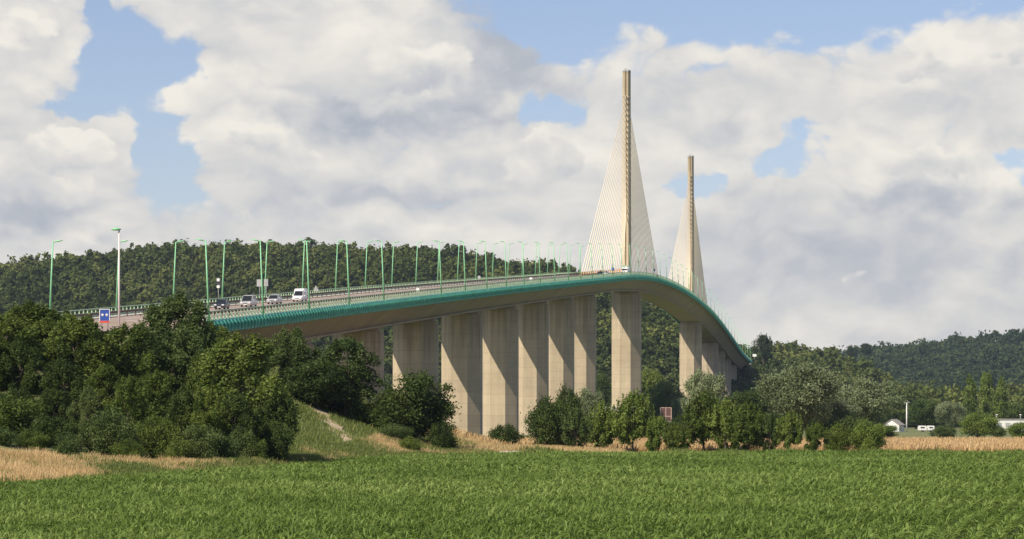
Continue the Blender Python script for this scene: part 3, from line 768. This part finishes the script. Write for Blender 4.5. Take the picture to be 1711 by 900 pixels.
# big dark group on the left bank
LG = 'tall trees of the left bank thicket'
LEFT = [
 ('broadleaf_tree', 'tall dark green tree at the left edge of the photo, half cut by the frame', 'tall', 0, 'ash', 6, 520, 120, 232),
 ('broadleaf_tree', 'tall rounded tree under the leftmost lamp, second from the left edge', 'tall', 1, 'ash', 66, 501, 120, 246),
 ('broadleaf_tree', 'dark tree with a flat top left of the blue arrow sign', 'tall', 2, 'ash', 132, 522, 115, 236),
 ('broadleaf_tree', 'dark tree with a ragged top right under the blue arrow sign', 'tall', 0, 'ash', 212, 538, 100, 240),
 ('broadleaf_tree', 'tallest tree of the left thicket, silvery leaves, just left of the deck end', 'tall', 1, 'olive', 288, 489, 120, 262),
 ('broadleaf_tree', 'dense tree in front of the silvery tallest tree, left of the deck end', 'tall', 2, 'olive', 302, 545, 105, 244),
 ('broadleaf_tree', 'wide dark tree right below the start of the teal parapet', 'tall', 0, 'ash', 402, 555, 150, 222),
 ('broadleaf_tree', 'bright topped small tree under the deck between the lamp at left and the dark car', 'tall', 1, 'ash', 345, 535, 80, 272),
 ('broadleaf_tree', 'bright green upright tree standing alone under the deck below the white van', 'tall', 2, 'olive', 487, 545, 85, 300),
 ('broadleaf_tree', 'bright green tall tree left of the first shaded pier', 'tall', 0, 'olive', 578, 561, 100, 292),
 ('broadleaf_tree', 'dark grey green tree between the two bright trees beneath the deck', 'low', 1, 'darkleaf', 530, 598, 95, 290),
 ('broadleaf_tree', 'round dark tree standing in front of the second pier', 'low', 0, 'darkleaf', 697, 621, 112, 286),
 ('broadleaf_tree', 'small leafy tree in front of the wide dark tree at left', 'tall', 2, 'ash', 345, 645, 62, 212),
 ('broadleaf_tree', 'slender light tree in the lower left thicket', 'tall', 1, 'olive', 145, 640, 55, 204),
 ('broadleaf_tree', 'medium tree low in the left thicket below the tallest tree', 'tall', 0, 'ash', 262, 615, 85, 218),
 ('broadleaf_tree', 'dark tree at the right end of the left thicket beside the sandy path', 'tall', 2, 'darkleaf', 455, 640, 70, 219),
]
for nm, lb, kd, vr, mt, px, top, w, Y in LEFT:
    tree_px(nm, lb, 'tree', kd, vr, mt, px, top, w * 1.1, Y, group=LG, sink_=.4)
for i, (px, top, w, Y) in enumerate([(-20, 560, 90, 222), (32, 560, 80, 222), (98, 512, 95, 252), (62, 520, 90, 256), (105, 590, 80, 222), (180, 552, 80, 246), (178, 600, 80, 220), (250, 548, 80, 250), (30, 640, 70, 208),
                              (345, 580, 80, 234), (310, 640, 75, 214), (90, 640, 70, 207), (215, 620, 70, 212), (-15, 650, 80, 204), (395, 650, 80, 214), (520, 645, 70, 292), (545, 610, 80, 298), (632, 690, 60, 292)]):
    tree_px('broadleaf_tree', 'dark leafy tree inside the thicket on the left bank, mostly hidden by its neighbours', 'tree', 'tall', i % 3, 'darkleaf' if i % 3 else 'ash', px, top, w, Y, group='inner trees of the left thicket', sink_=.5)
for i, (px, top, w, Y) in enumerate([(-5, 705, 70, 192), (50, 712, 60, 194), (118, 715, 55, 193), (300, 722, 50, 201), (372, 720, 55, 207), (425, 722, 50, 212)]):
    tree_px('bush', 'low tangled bush along the grass edge of the left thicket', 'bush', 'bush', i % 3, 'ash' if i % 2 else 'olive', px, top, w, Y, group='edge bushes of the left thicket', sink_=.4)
BUSH = [
 ('low yellowish bush at the left edge under the tall trees', 20, 655, 110, 200, 'ash'), ('low dark bush left of the slender light tree', 85, 690, 90, 198, 'darkleaf'),
 ('yellow green bush right of the slender light tree', 185, 680, 90, 200, 'olive'), ('rounded bush at the foot of the thicket under the tallest tree', 262, 690, 85, 205, 'ash'),
 ('yellowish bush before the wide dark tree', 330, 705, 80, 206, 'olive'), ('small bright bush at the grass edge near the right end of the thicket', 400, 708, 60, 212, 'olive'),
 ('low bush at the foot of the dark tree by the sandy path', 460, 700, 70, 216, 'darkleaf'), ('small bush in the lower left between dark gaps', 215, 728, 60, 196, 'ash'),
 ('broad dark bush left of the round dark tree', 618, 668, 62, 292, 'ash'), ('green bush in front of the round dark tree', 660, 704, 58, 280, 'olive'),
 ('small green bush at the foot of the grassy slope', 684, 724, 40, 270, 'ash'), ('dark bush at the right foot of the round dark tree', 738, 700, 50, 284, 'darkleaf'),
 ('dark bush under the bright tall tree left of the first pier', 568, 640, 76, 296, 'darkleaf'), ('low dark bush in front of the lit pier', 846, 706, 56, 330, 'darkleaf'),
 ('tiny creeping bush at the pier foot right of the round dark tree', 778, 722, 70, 335, 'darkleaf'),
 ('big dark bush in front of the pier left of the pale willow', 918, 662, 74, 322, 'darkleaf'), ('tall dark bush leaning on the pale willow', 945, 645, 56, 326, 'darkleaf'),
]
for i, (lb, px, top, w, Y, mt) in enumerate(BUSH):
    tree_px('bush', lb, 'bush', 'bush', i % 3, mt, px, top, w, Y, group='bushes along the bank', sink_=.3)
# hedge row of young trees at the field edge
ROW = [(962, 681, 48, 'young', 'olive', 'pale green young tree, leftmost of the field edge row'), (1006, 672, 52, 'young', 'young', 'second young tree of the field edge row, beside the pale willow'),
 (1058, 654, 66, 'young', 'young', 'tall young tree with spread shoots before the front pylon pier'), (1099, 694, 48, 'young', 'young', 'low young tree left under the brown panel'),
 (1132, 706, 44, 'young', 'ash', 'low shrubby tree right under the white building'), (1176, 655, 66, 'young', 'ash', 'dark young tree under the silvery tree right of the rear pylon pier'),
 (1212, 668, 58, 'young', 'young', 'broad young tree right of the silvery tree'), (1250, 672, 64, 'young', 'ash', 'dark bushy young tree under the end of the bridge'),
 (1320, 688, 46, 'young', 'young', 'narrow young tree before the large pale willow'), (1363, 705, 42, 'young', 'ash', 'small dark tree right of the narrow young tree'),
 (1400, 706, 52, 'bush', 'ash', 'rounded shrub before the broad grey willow'), (1450, 702, 62, 'bush', 'young', 'last shrub of the field edge row with spreading low branches'),
 (1285, 690, 40, 'young', 'olive', 'thin light young tree between the dark bushy one and the narrow one')]
for i, (px, top, w, kd, mt, lb) in enumerate(ROW):
    tree_px('young_tree', lb, 'tree', kd, i % 3, mt, px, top, w, 312 + (i * 7) % 9, group='young trees along the field edge', sink_=.15)
for i, (px, top, w, Y) in enumerate([(1025, 700, 60, 470), (1070, 690, 70, 520), (1205, 690, 80, 430), (1232, 700, 80, 460), (1290, 690, 90, 440), (1420, 690, 90, 470), (1475, 706, 60, 560), (1150, 690, 60, 440), (1030, 640, 70, 1100), (1060, 650, 90, 1050), (1085, 662, 80, 1000), (1130, 668, 70, 1010)]):
    tree_px('bush', 'dark shrub in the tangle behind the field edge row', 'bush', 'bush', i % 3, ('ash', 'darkleaf', 'olive')[i % 3], px, top, w, Y, group='shrubs behind the field edge row', sink_=.3)
for i, (px, top, w, Y) in enumerate([(1530, 700, 60, 1150), (1575, 690, 60, 1180), (1610, 690, 70, 1160), (1650, 680, 80, 1190), (1690, 675, 80, 1190), (1720, 670, 80, 1180), (1505, 690, 50, 1150), (1480, 680, 70, 1150)]):
    tree_px('broadleaf_tree', 'mid green tree in the belt behind the buildings at right', 'tree', 'low', i % 3, ('olive', 'ash')[i % 2], px, top, w, Y, group='tree belt behind the buildings')
MID = [('silvery_tree', 'tall silvery tree right of the rear pylon pier', 'round', 'willow', 1178, 622, 66, 420), ('willow_tree', 'small pale willow behind the young trees left of the front pylon pier', 'willow', 'willow', 985, 652, 62, 345),
 ('willow_tree', 'large pale grey green willow right of the bridge end', 'willow', 'willow', 1336, 611, 136, 470), ('willow_tree', 'broad grey willow right of the largest pale willow', 'willow', 'willow', 1455, 634, 112, 520),
 ('willow_tree', 'low pale willow in the gap between the two big willows', 'willow', 'willow', 1398, 668, 80, 480), ('broadleaf_tree', 'mid green tree right of the white light mast', 'low', 'olive', 1553, 668, 66, 930),
 ('willow_tree', 'small grey willow beside the tree right of the light mast', 'willow', 'willow', 1588, 672, 52, 900), ('poplar_tree', 'left one of the tall narrow poplars at right', 'column', 'young', 1622, 628, 22, 1050),
 ('poplar_tree', 'tallest narrow poplar, middle of the group at right', 'column', 'young', 1648, 624, 24, 1060), ('poplar_tree', 'right narrow poplar beside the paler wood', 'column', 'young', 1672, 632, 22, 1055),
 ('bush', 'large bush beyond the wheat left of the industrial building', 'bush', 'young', 1634, 691, 62, 600), ('bush', 'low bush beyond the wheat under the grey willow', 'bush', 'olive', 1577, 711, 42, 590),
 ('bush', 'bush at the right edge of the photo before the industrial building', 'bush', 'young', 1706, 706, 46, 580), ('bush', 'small low bush left of the industrial building', 'bush', 'olive', 1668, 712, 34, 610),
 ('broadleaf_tree', 'round tree at the hill foot right of the front pylon pier', 'low', 'olive', 1112, 640, 62, 900), ('broadleaf_tree', 'round dark tree at the hill foot, left of the rear pylon pier', 'low', 'ash', 1090, 620, 60, 1000),
 ('broadleaf_tree', 'round tree seen between the front pylon pier and the next pier', 'low', 'olive', 1008, 626, 46, 1000), ('broadleaf_tree', 'grey green tree left of the foot of the rear pylon pier', 'willow', 'willow', 1140, 665, 50, 800),
 ('broadleaf_tree', 'pointed tall tree on the ridge right of the bridge end', 'young', 'wood2', 1276, 560, 34, 1690), ('broadleaf_tree', 'round lone tree on the far ridge skyline', 'low', 'wood2', 1447, 574, 20, 2700),
 ('broadleaf_tree', 'small round tree left of the lone skyline tree', 'low', 'wood2', 1424, 579, 18, 2650), ('broadleaf_tree', 'dark tree behind the young trees under the bridge end', 'low', 'darkleaf', 1250, 655, 90, 640),
 ('broadleaf_tree', 'dark tree filling the gap below the large pale willow', 'low', 'darkleaf', 1365, 660, 80, 560)]
M['wood2'] = leafy('leaf_ridge', (.018, .036, .010), (.036, .062, .016), (.075, .105, .026))
for i, (nm, lb, kd, mt, px, top, w, Y) in enumerate(MID):
    bot = None
    if Y > 1600: bot = top + w * (1.1 if kd == 'low' else 1.5)
    tree_px(nm, lb, 'bush' if nm == 'bush' else 'tree', kd, i % 2 if kd != 'bush' else i % 3, mt, px, top, w, Y, bottom=bot)

# ------------------------------------------------------------------ wooded hills
RIDX = np.array([-1400, -700, -365, -339, -309, -284, -262, -237, -216, -186, -160, -132, -109, -83, -58, -36, -24, -2, 19, 38, 70, 110, 138, 152, 168, 185, 206, 228, 254, 290, 900])
RIDY = np.array([414, 420, 432, 429, 421, 413, 408, 403, 400, 400, 399, 397, 402, 404, 405, 412, 420, 431, 434, 440, 470, 515, 552, 570, 572, 563, 572, 596, 640, 690, 705]) + 9.0
YR, YF = 2000.0, 1480.0
def hill_h(x, y):
    hr = np.maximum(0, CAMZ + (700 - np.interp(x * YR / np.maximum(YR, 1), RIDX, RIDY)) * YR / FOC - 12.0)
    t_ = np.clip((y - YF) / (YR - YF), 0, 1)
    und = 4.0 * np.sin(x * .021 + 1.3) * np.sin(y * .017) + 2.5 * np.sin(x * .05 + y * .03)
    return hr * (np.sin(t_ * math.pi / 2) ** 1.15) + und * t_ * (1 - t_) * 2.2 - (1 - t_) * .5 - np.where(y > YR, (y - YR) * .02, 0)
FRX = np.array([-1500, 150, 330, 420, 470, 560, 640, 750, 900, 1300, 1800])
FRY = np.array([640, 610, 590, 578, 570, 558, 551, 545, 535, 528, 540]) + np.array([9, 9, 9, 8, 6, 3, 1, 0, 0, 0, 0])
FYR, FYF = 3400.0, 2300.0
def far_h(x, y):
    hr = np.maximum(0, CAMZ + (700 - np.interp(x, FRX, FRY)) * FYR / FOC - 11.0)
    t_ = np.clip((y - FYF - np.clip(x - 400, -400, 0) * .0) / (FYR - FYF), 0, 1)
    und = 9 * np.sin(x * .011 + .6) * np.sin(y * .009 + 1) + 5 * np.sin(x * .03 + y * .012)
    return hr * (t_ ** .9) + und * t_ * (1 - t_) * 3 - (1 - t_) * .5
m, t, b = new_mat('hill_soil'); t.links.new(ramp_of(t, noise(t, .05, 4), [(.3, (.026, .038, .012)), (.7, (.045, .060, .02))]), b.inputs['Base Color']); b.inputs['Roughness'].default_value = 1; M['hillsoil'] = m
hx = np.arange(-800, 801, 14.0); hy = np.arange(1460, 2300, 14.0); XX, YY = np.meshgrid(hx, hy)
grid_mesh('wooded_hill', hx, hy, hill_h(XX, YY), M['hillsoil'])
hx = np.arange(-300, 1501, 30.0); hy = np.arange(2280, 3900, 30.0); XX, YY = np.meshgrid(hx, hy)
grid_mesh('far_hill', hx, hy, far_h(XX, YY), M['hillsoil'])

def wood(name, label, hf, x0, x1, y0, y1, step, nq, leaf, r_mean, mat, keep=None, seed=5, drop=3.6, jit=.38):
    g_ = np.random.default_rng(seed)
    gx, gy = np.meshgrid(np.arange(x0, x1, step), np.arange(y0, y1, step * 1.05))
    px_ = gx.ravel() + g_.uniform(-.48, .48, gx.size) * step; py_ = gy.ravel() + g_.uniform(-.48, .48, gx.size) * step
    vis = (np.abs(px_) < .186 * py_ + 25)
    if keep is not None: vis &= keep(px_, py_)
    px_, py_ = px_[vis], py_[vis]; pz_ = hf(px_, py_); n = len(px_)
    NV = 6; protos = []
    for v in range(NV):
        P, N, tint, C, RC = crown_points(10, 4.6, 2.2, 9, nq, 'round', seed * 31 + v)
        protos.append((P, N, tint))
    which = g_.integers(0, NV, n); Vs = []; T = []
    sc_ = r_mean * np.clip(g_.lognormal(0, .34, n), .5, 1.5); hs = sc_ * g_.uniform(.85, 1.3, n); hue = np.clip(g_.normal(.5, .2, n) + .22 * np.sin(px_ * .031 + 2 * np.sin(py_ * .013)) * np.sin(py_ * .023 + 1), 0, 1)
    for v in range(NV):
        P, N, tint = protos[v]; I = np.where(which == v)[0]; k = len(I)
        a = g_.uniform(0, 6.283, k); ca, sa = np.cos(a)[:, None], np.sin(a)[:, None]
        X_ = (P[None, :, 0] * ca - P[None, :, 1] * sa) * sc_[I, None] + px_[I, None]
        Y_ = (P[None, :, 0] * sa + P[None, :, 1] * ca) * sc_[I, None] + py_[I, None]
        Z_ = (P[None, :, 2]) * hs[I, None] + pz_[I, None] - drop * sc_[I, None]
        NX = N[None, :, 0] * ca - N[None, :, 1] * sa; NY = N[None, :, 0] * sa + N[None, :, 1] * ca; NZ = np.repeat(N[None, :, 2], k, 0)
        PP = np.stack([X_, Y_, Z_], -1).reshape(-1, 3); NN = np.stack([NX, NY, NZ], -1).reshape(-1, 3)
        Vs.append(leaves_at(PP, NN, np.full(len(PP), leaf), aspect=.7, jitter=jit))
        T.append(np.clip(hue[I, None] + (tint[None, :] - .5) * .5, 0, 1).ravel())
    V = np.concatenate(Vs); T = np.concatenate(T)
    o = link_mesh(name, np_quads(name, V, len(V) // 4, M[mat], T))
    tag(o, label, 'woodland', None, 'stuff'); return o, n
def clear_of_bridge(x, y):
    s = (x - X1) * UX + (y - Y1) * UY; o = (x - X1) * RX + (y - Y1) * RY
    zr = np.interp(s, PS, PZ)
    return ~((np.abs(o) < 14) & (s < 712) & (hill_h(x, y) + 9 > zr - 6))
w1, nw1 = wood('woodland', 'dense mixed green woodland covering the near hill behind the bridge', hill_h, -460, 480, 1490, 2040, 8.6, 230, 1.15, 1.12, 'wood', clear_of_bridge, 5)
w2, nw2 = wood('far_woodland', 'hazy dark woodland covering the far ridge at the right', far_h, 150, 760, 2310, 3440, 11.0, 120, 1.7, 1.35, 'farwood', None, 9)
w3, nw3 = wood('valley_woodland', 'lower green wood at the valley floor left of and behind the poplars', lambda x, y: np.zeros_like(x), 190, 420, 1250, 1480, 9.5, 190, 1.0, 1.15, 'wood', lambda x, y: x > .135 * y, 12, .5)
w4, nw4 = wood('riverside_wood', 'belt of trees along the river bank behind the bridge piers', lambda x, y: np.zeros_like(x), -420, 260, 1330, 1480, 9.0, 190, 1.0, 1.1, 'wood', clear_of_bridge, 15, .5)

# ------------------------------------------------------------------ maize
def blades(P, h, w, lean, segs=2, tri=False):
    pass
def maize_leaves(px_, py_, k, L, w, hgt, seed):
    """k arching leaves per plant, each two quads"""
    g_ = np.random.default_rng(seed); n = len(px_)
    x = np.repeat(px_, k); y = np.repeat(py_, k); N_ = n * k
    a = g_.uniform(0, 6.283, N_); z0 = hgt * g_.uniform(.25, .85, N_); l = L * g_.uniform(.65, 1.25, N_); ww = w * g_.uniform(.7, 1.3, N_)
    up = g_.uniform(.6, 2.0, N_); dx, dy = np.cos(a), np.sin(a); qx, qy = -dy, dx
    p0 = np.stack([x, y, z0], 1)
    p1 = p0 + np.stack([dx * l * .45, dy * l * .45, l * .42 * up], 1)
    p2 = p1 + np.stack([dx * l * .5, dy * l * .5, l * (.30 * up - .33)], 1)
    tw = g_.normal(0, .35, N_)
    q = np.stack([qx, qy, tw], 1)
    w0, w1_, w2_ = (ww * .5)[:, None], (ww * .62)[:, None], (ww * .10)[:, None]
    A = np.stack([p0 - q * w0, p0 + q * w0, p1 + q * w1_, p1 - q * w1_], 1)
    Bq = np.stack([p1 - q * w1_, p1 + q * w1_, p2 + q * w2_, p2 - q * w2_], 1)
    V = np.concatenate([A.reshape(-1, 3), Bq.reshape(-1, 3)])
    tint = np.clip(np.repeat(g_.normal(.5, .16, n), k) + g_.normal(0, .14, N_), 0, 1)
    return V, np.concatenate([tint, tint])
RDX, RDY = math.sin(.205), math.cos(.205)       # row direction
def maize_plants(ya, yb, spacing, seed):
    g_ = np.random.default_rng(seed); P = []
    off = np.arange(-130, 130,   .72)
    L = np.arange(ya - 40, yb + 60, spacing)
    oo, ll = np.meshgrid(off, L)
    x = oo * RDY + ll * RDX - 40 + g_.normal(0, .05, oo.shape); y = -oo * RDX + ll * RDY + g_.normal(0, .05, oo.shape)
    x, y = x.ravel(), y.ravel()
    row = np.repeat(np.round(off / .72).astype(int)[None, :], len(L), 0).ravel()
    ok = (g_.random(len(x)) > .05)
    ok &= (y > ya) & (y <= yb) & (np.abs(x) < .184 * y + 5) & (y < np.interp(x, EDGE_X, EDGE_Y))
    return x[ok], y[ok]
def pn(x, y, s=.1): return np.sin(x * s * 1.7 + 1) * np.sin(y * s + .4) + .6 * np.sin(x * s * 4.1 + y * s * 1.3) + .4 * np.sin(y * s * 3.7 - x * s * 2.2)
VV, TT = [], []
for ya, yb, sp, k, L, w, sd in ((64, 125, .15, 13, .29, .035, 1), (125, 180, .16, 8, .32, .048, 2), (180, 292, .18, 6, .36, .06, 3)):
    x, y = maize_plants(ya, yb, sp, sd)
    patch = 1 + .12 * np.sin(x * .21 + 1) * np.sin(y * .07) + .08 * np.sin(x * .5 + y * .2)
    V, T = maize_leaves(x, y, k, L, w, np.repeat(.62 * patch, k), sd)
    pt = .10 * pn(x, y, .05) + .08 * pn(x, y, .31); T = np.clip(T + np.tile(np.repeat(pt, k), 2), 0, 1)
    VV.append(V); TT.append(T)
V = np.concatenate(VV); T = np.concatenate(TT)
o = link_mesh('maize_crop', np_quads('maize_crop', V, len(V) // 4, M['maize'], T))
tag(o, 'knee high green maize crop covering the whole foreground field', 'crop', None, 'stuff')
print('maize quads', len(V) // 4, 'trees', nw1, nw2, nw3, nw4)

# ------------------------------------------------------------------ grasses
def grass(name, label, pts, hgt, w, mat, seed, cat='grass'):
    g_ = np.random.default_rng(seed); x, y, h = pts; n = len(x); z = gz(x, y)
    a = g_.uniform(0, 6.283, n); ln = g_.normal(0, .28, (n, 2)) * h[:, None]; hh = h * g_.uniform(.55, 1.25, n); ww = w * g_.uniform(.6, 1.4, n)
    b0 = np.stack([x, y, z - .05], 1); q = np.stack([np.cos(a) * ww, np.sin(a) * ww, np.zeros(n)], 1)
    tip = b0 + np.stack([ln[:, 0] + .12 * h, ln[:, 1], hh], 1)
    V = np.stack([b0 - q, b0 + q, tip + q * .35, tip - q * .35], 1).reshape(-1, 3)
    o = link_mesh(name, np_quads(name, V, n, M[mat], np.clip(g_.normal(.5, .25, n), 0, 1)))
    tag(o, label, cat, None, 'stuff'); return o
def strip_pts(n, xa, xb, da, db, seed, near=True):
    g_ = np.random.default_rng(seed); x = g_.uniform(xa, xb, n); y = np.interp(x, EDGE_X, EDGE_Y) + g_.uniform(da, db, n); return x, y
g_ = np.random.default_rng(3)
x, y = strip_pts(200000, -42, -4, .8, 40, 21)
dd = y - np.interp(x, EDGE_X, EDGE_Y)
dry = (pn(x, y, .13) + g_.normal(0, .5, len(x)) + np.clip((-22.5 - x) * .3, -.45, 1.3) - np.clip((4.5 - dd) * .6, 0, 2.6)) > -.1
grass('dry_grass', 'tall straw coloured dry grass strip between maize field and left thicket', (x[dry], y[dry], np.full(dry.sum(), .52) * (1 + .25 * pn(x[dry], y[dry], .4))), .95, .016, 'drygrass', 5)
grass('green_grass', 'green grass along the maize edge under the left thicket', (x[~dry], y[~dry], np.full((~dry).sum(), .6)), .6, .03, 'greengrass', 6)
# bank and slope by the sandy path
x = g_.uniform(-34, 12, 150000); y = g_.uniform(236, 345, 150000)
d_ = y - np.interp(x, EDGE_X, EDGE_Y); ok = (d_ > 3) & ((x + 24) ** 2 > -1)
pathx = lambda yy: -14.5 - (yy - 262) * .20
onpath = np.abs(x - pathx(y)) < .55 + .55 * np.sin(y * .55) + .3 * np.sin(y * 1.7)
ok &= ~(onpath & (y > 256) & (y < 300)); x, y = x[ok], y[ok]
dry = pn(x, y, .16) + g_.normal(0, .6, len(x)) + np.clip((x + 9) * .25, -2.6, 1.3) > .35
grass('bank_grass', 'short green grass on the slope beside the sandy path', (x[~dry], y[~dry], np.full((~dry).sum(), .38)), .4, .035, 'greengrass', 8)
grass('dry_bank_grass', 'dry tan grass patches at the foot of the piers', (x[dry], y[dry], np.full(dry.sum(), .7)), .7, .025, 'drygrass', 9)
# weeds at the maize edge, right
x = g_.uniform(-6, 66, 26000); y = np.interp(x, EDGE_X, EDGE_Y) + g_.uniform(.3, 9, len(x))
hh = .5 + .35 * np.clip(pn(x, y, .2), -.8, 1.4)
grass('field_edge_weeds', 'rough green weeds along the far edge of the maize', (x, y, hh), .6, .05, 'greengrass', 10)
# sandy path
mb = MB(); ring = []
for yy in np.arange(256, 302, 1.5):
    w_ = 1.0 + .4 * math.sin(yy * .7)
    ring.append([(pathx(yy) + dx, yy, float(gz(pathx(yy) + dx, yy)) + .06) for dx in np.linspace(-w_, w_, 4)])
mb.loft(ring, close=False, caps=False); tag(mb.build('sandy_path', M['sand']), kind='structure')

# wheat
x = g_.uniform(-10, 112, 90000); y = 322 + g_.uniform(0, 1, len(x)) ** 1.5 * 150
ok = np.abs(x) < .184 * y + 6; x, y = x[ok], y[ok]
grass('wheat_crop', 'ripe orange tan wheat strip beyond the young trees', (x, y, np.full(len(x), 1.0)), 1.0, .07, 'wheat', 12, 'crop')
mb = MB(); mb.add([(-12, 323, .62), (120, 323, .62), (150, 476, .62), (-12, 476, .62), (-12, 323, 0), (120, 323, 0)], [(0, 1, 2, 3), (4, 5, 1, 0)])
tag(mb.build('wheat_ground', M['wheat']), kind='structure')
# pale concrete slab at field edge
c = at_px(852, 757, 279)
mb = MB(); mb.box((c[0], 281.5, .62), (2.1, .8, .35)); s_ = mb.build('concrete_slab', M['slab'], bevel=.03)
tag(s_, 'flat pale concrete slab lying at the maize edge below the piers', 'slab')

# ------------------------------------------------------------------ buildings beyond the wheat
def house(name, label, px, Y, w, d, h, roof_h, wallm, roofm, rz=0, wins=2):
    x = (px - 855.5) * Y / FOC; r0 = empty(name, (x, Y, 0), rz)
    mb = MB(); mb.add([(-w/2, -d/2, -.3), (w/2, -d/2, -.3), (w/2, d/2, -.3), (-w/2, d/2, -.3), (-w/2, -d/2, h), (w/2, -d/2, h), (w/2, d/2, h), (-w/2, d/2, h), (-w/2, 0, h + roof_h), (w/2, 0, h + roof_h)],
        [(0, 1, 5, 4), (2, 3, 7, 6), (1, 2, 6, 9, 5), (3, 0, 4, 8, 7)]); wl = mb.build('wall', wallm, r0)
    mb = MB()
    for sg in (-1, 1):
        a = [(-w/2-.3, sg*(d/2+.4), h-.25), (w/2+.3, sg*(d/2+.4), h-.25), (w/2+.3, 0, h+roof_h+.05), (-w/2-.3, 0, h+roof_h+.05)]
        mb.add(a + [(p[0], p[1], p[2] + .16) for p in a], [(0, 1, 2, 3), (4, 5, 6, 7), (0, 1, 5, 4), (1, 2, 6, 5), (2, 3, 7, 6), (3, 0, 4, 7)])
    mb.build('roof', roofm, r0)
    for i in range(wins):
        xx = (i + .5) / wins * w - w / 2
        mb = MB(); mb.box((xx, -d/2 - .02, h * .5), (w / wins * .38, .1, h * .38)); mb.build('window', M['glass'], r0)
    tag(r0, label, 'building'); return r0
house('white_house', 'small white gabled house left of the light mast beyond the wheat', 1494, 900, 5.5, 5, 2.2, 1.6, M['white'], M['roofgrey'], rz=R(65), wins=1)
house('white_shed', 'low white shed behind the bushes right of the brown panel', 1132, 760, 4.2, 6, 2.1, .9, M['white'], M['grey'], wins=2)
house('pale_hut', 'pale hut roof among shrubs left of the brown panel', 1091, 760, 4.0, 4, 1.7, .8, M['white'], M['white'], wins=1)
house('brown_building', 'reddish brown building between the piers behind the pale willow', 1010, 900, 7.5, 10, 7.0, .8, M['brick'], M['roofgrey'], wins=3)
# industrial building
Y = 950; x = (1700 - 855.5) * Y / FOC; r_ = empty('industrial_building', (x, Y, 0))
mb = MB(); mb.box((0, 0, 1.9), (17, 10, 3.9)); mb.build('wall', M['white'], r_)
mb = MB(); mb.box((0, 0, 4.0), (17.5, 10.5, .28)); mb.build('roof', M['roofgrey'], r_)
for k in range(6):
    mb = MB(); mb.box((-7 + k * 2.8, -5.03, 2.2), (1.5, .12, 1.1)); mb.build('window', M['grey'], r_)
for xx in (-7.0, 1.0):
    mb = MB(); mb.bar((xx, 0, 4.1), (xx, 0, 5.4), .07, n=6); mb.box((xx, -.1, 5.5), (.6, .3, .3)); mb.build('roof_lamp', M['white'], r_)
tag(r_, 'long pale industrial building with roof lamps at the right edge', 'building')
# caravans
for px, lb, w in ((1541, 'white caravan parked right of the light mast', 2.6), (1555, 'second white caravan, nearer the grey willow', 2.2)):
    Y = 880; r_ = empty('caravan', ((px - 855.5) * Y / FOC, Y, 0))
    mb = MB(); mb.loft([[(xx * w / 2, y, z) for xx, z in ((-1, .5), (1, .5), (1.0, 1.5), (.85, 1.95), (-.85, 1.95), (-1.0, 1.5))] for y in (-.9, .9)]); mb.build('body', M['white'], r_, bevel=.05)
    mb = MB(); mb.box((0, -.91, 1.35), (w * .5, .06, .4)); mb.build('window', M['glass'], r_)
    for sx_ in (-.8, .8):
        mb = MB(); mb.loft([[(.15 + .3 * math.cos(a), sx_ + dx, .3 + .3 * math.sin(a)) for a in np.linspace(0, 6.283, 13)[:-1]] for dx in (-.08, .08)]); mb.build('wheel', M['tyre'], r_)
    tag(r_, lb, 'caravan')
# stadium light mast
Y = 900; r_ = empty('floodlight_mast', ((1515 - 855.5) * Y / FOC, Y, 0))
mb = MB(); mb.bar((0, 0, -.3), (0, 0, 9.3), .26, n=8, r2=.17); mb.build('pole', M['white'], r_)
for sx_ in (-1, 1):
    mb = MB(); mb.bar((0, 0, 9.25), (sx_ * .75, 0, 9.35), .07, n=5); mb.box((sx_ * .62, -.05, 9.42), (.55, .4, .22)); mb.build('floodlight', M['grey'], r_)
tag(r_, 'white mast with two floodlights standing beyond the wheat at right', 'light mast')
# brown river sign
Y = 740; cx0 = (1112.5 - 855.5) * Y / FOC; r_ = empty('panel_sign', (cx0, Y, 0))
zt = CAMZ + (700 - 681) * Y / FOC; zb = CAMZ + (700 - 704) * Y / FOC; w = 18 * Y / FOC
mb = MB()
for xx in (-w/2, 0, w/2): mb.box((xx, 0, (zt + zb) / 2), (.16, .2, zt - zb + .16))
for zz in (zb, zb + (zt - zb) * .38, zt): mb.box((0, .003, zz), (w - .17, .194, .16))
mb.build('frame', M['pinkframe'], r_)
for sx_ in (-1, 1):
    for za, zbb in ((zb, zb + (zt - zb) * .38), (zb + (zt - zb) * .38, zt)):
        mb = MB(); mb.box((sx_ * w / 4, .02, (za + zbb) / 2), (w / 2 - .17, .08, zbb - za - .17)); mb.build('panel', M['brownpanel'], r_)
mb = MB()
for xx in (-w/2 + .2, w/2 - .2): mb.bar((xx, .15, -.2), (xx, .15, zb + .5), .1, n=6)
mb.build('post', M['grey'], r_)
tag(r_, 'big dark brown four panel board in a pinkish frame behind the young trees', 'sign board')

# ------------------------------------------------------------------ air
HZ = MB(); HZ.box((0, 2400, 118), (7000, 5400, 242)); m = bpy.data.materials.new('haze'); m.use_nodes = True; t = m.node_tree; t.nodes.clear()
pv = t.nodes.new('ShaderNodeVolumePrincipled'); pv.inputs['Color'].default_value = (.66, .80, 1.0, 1); pv.inputs['Density'].default_value = .00004; pv.inputs['Anisotropy'].default_value = .2
ou = t.nodes.new('ShaderNodeOutputMaterial'); t.links.new(pv.outputs[0], ou.inputs['Volume'])
tag(HZ.build('haze', m), kind='stuff')
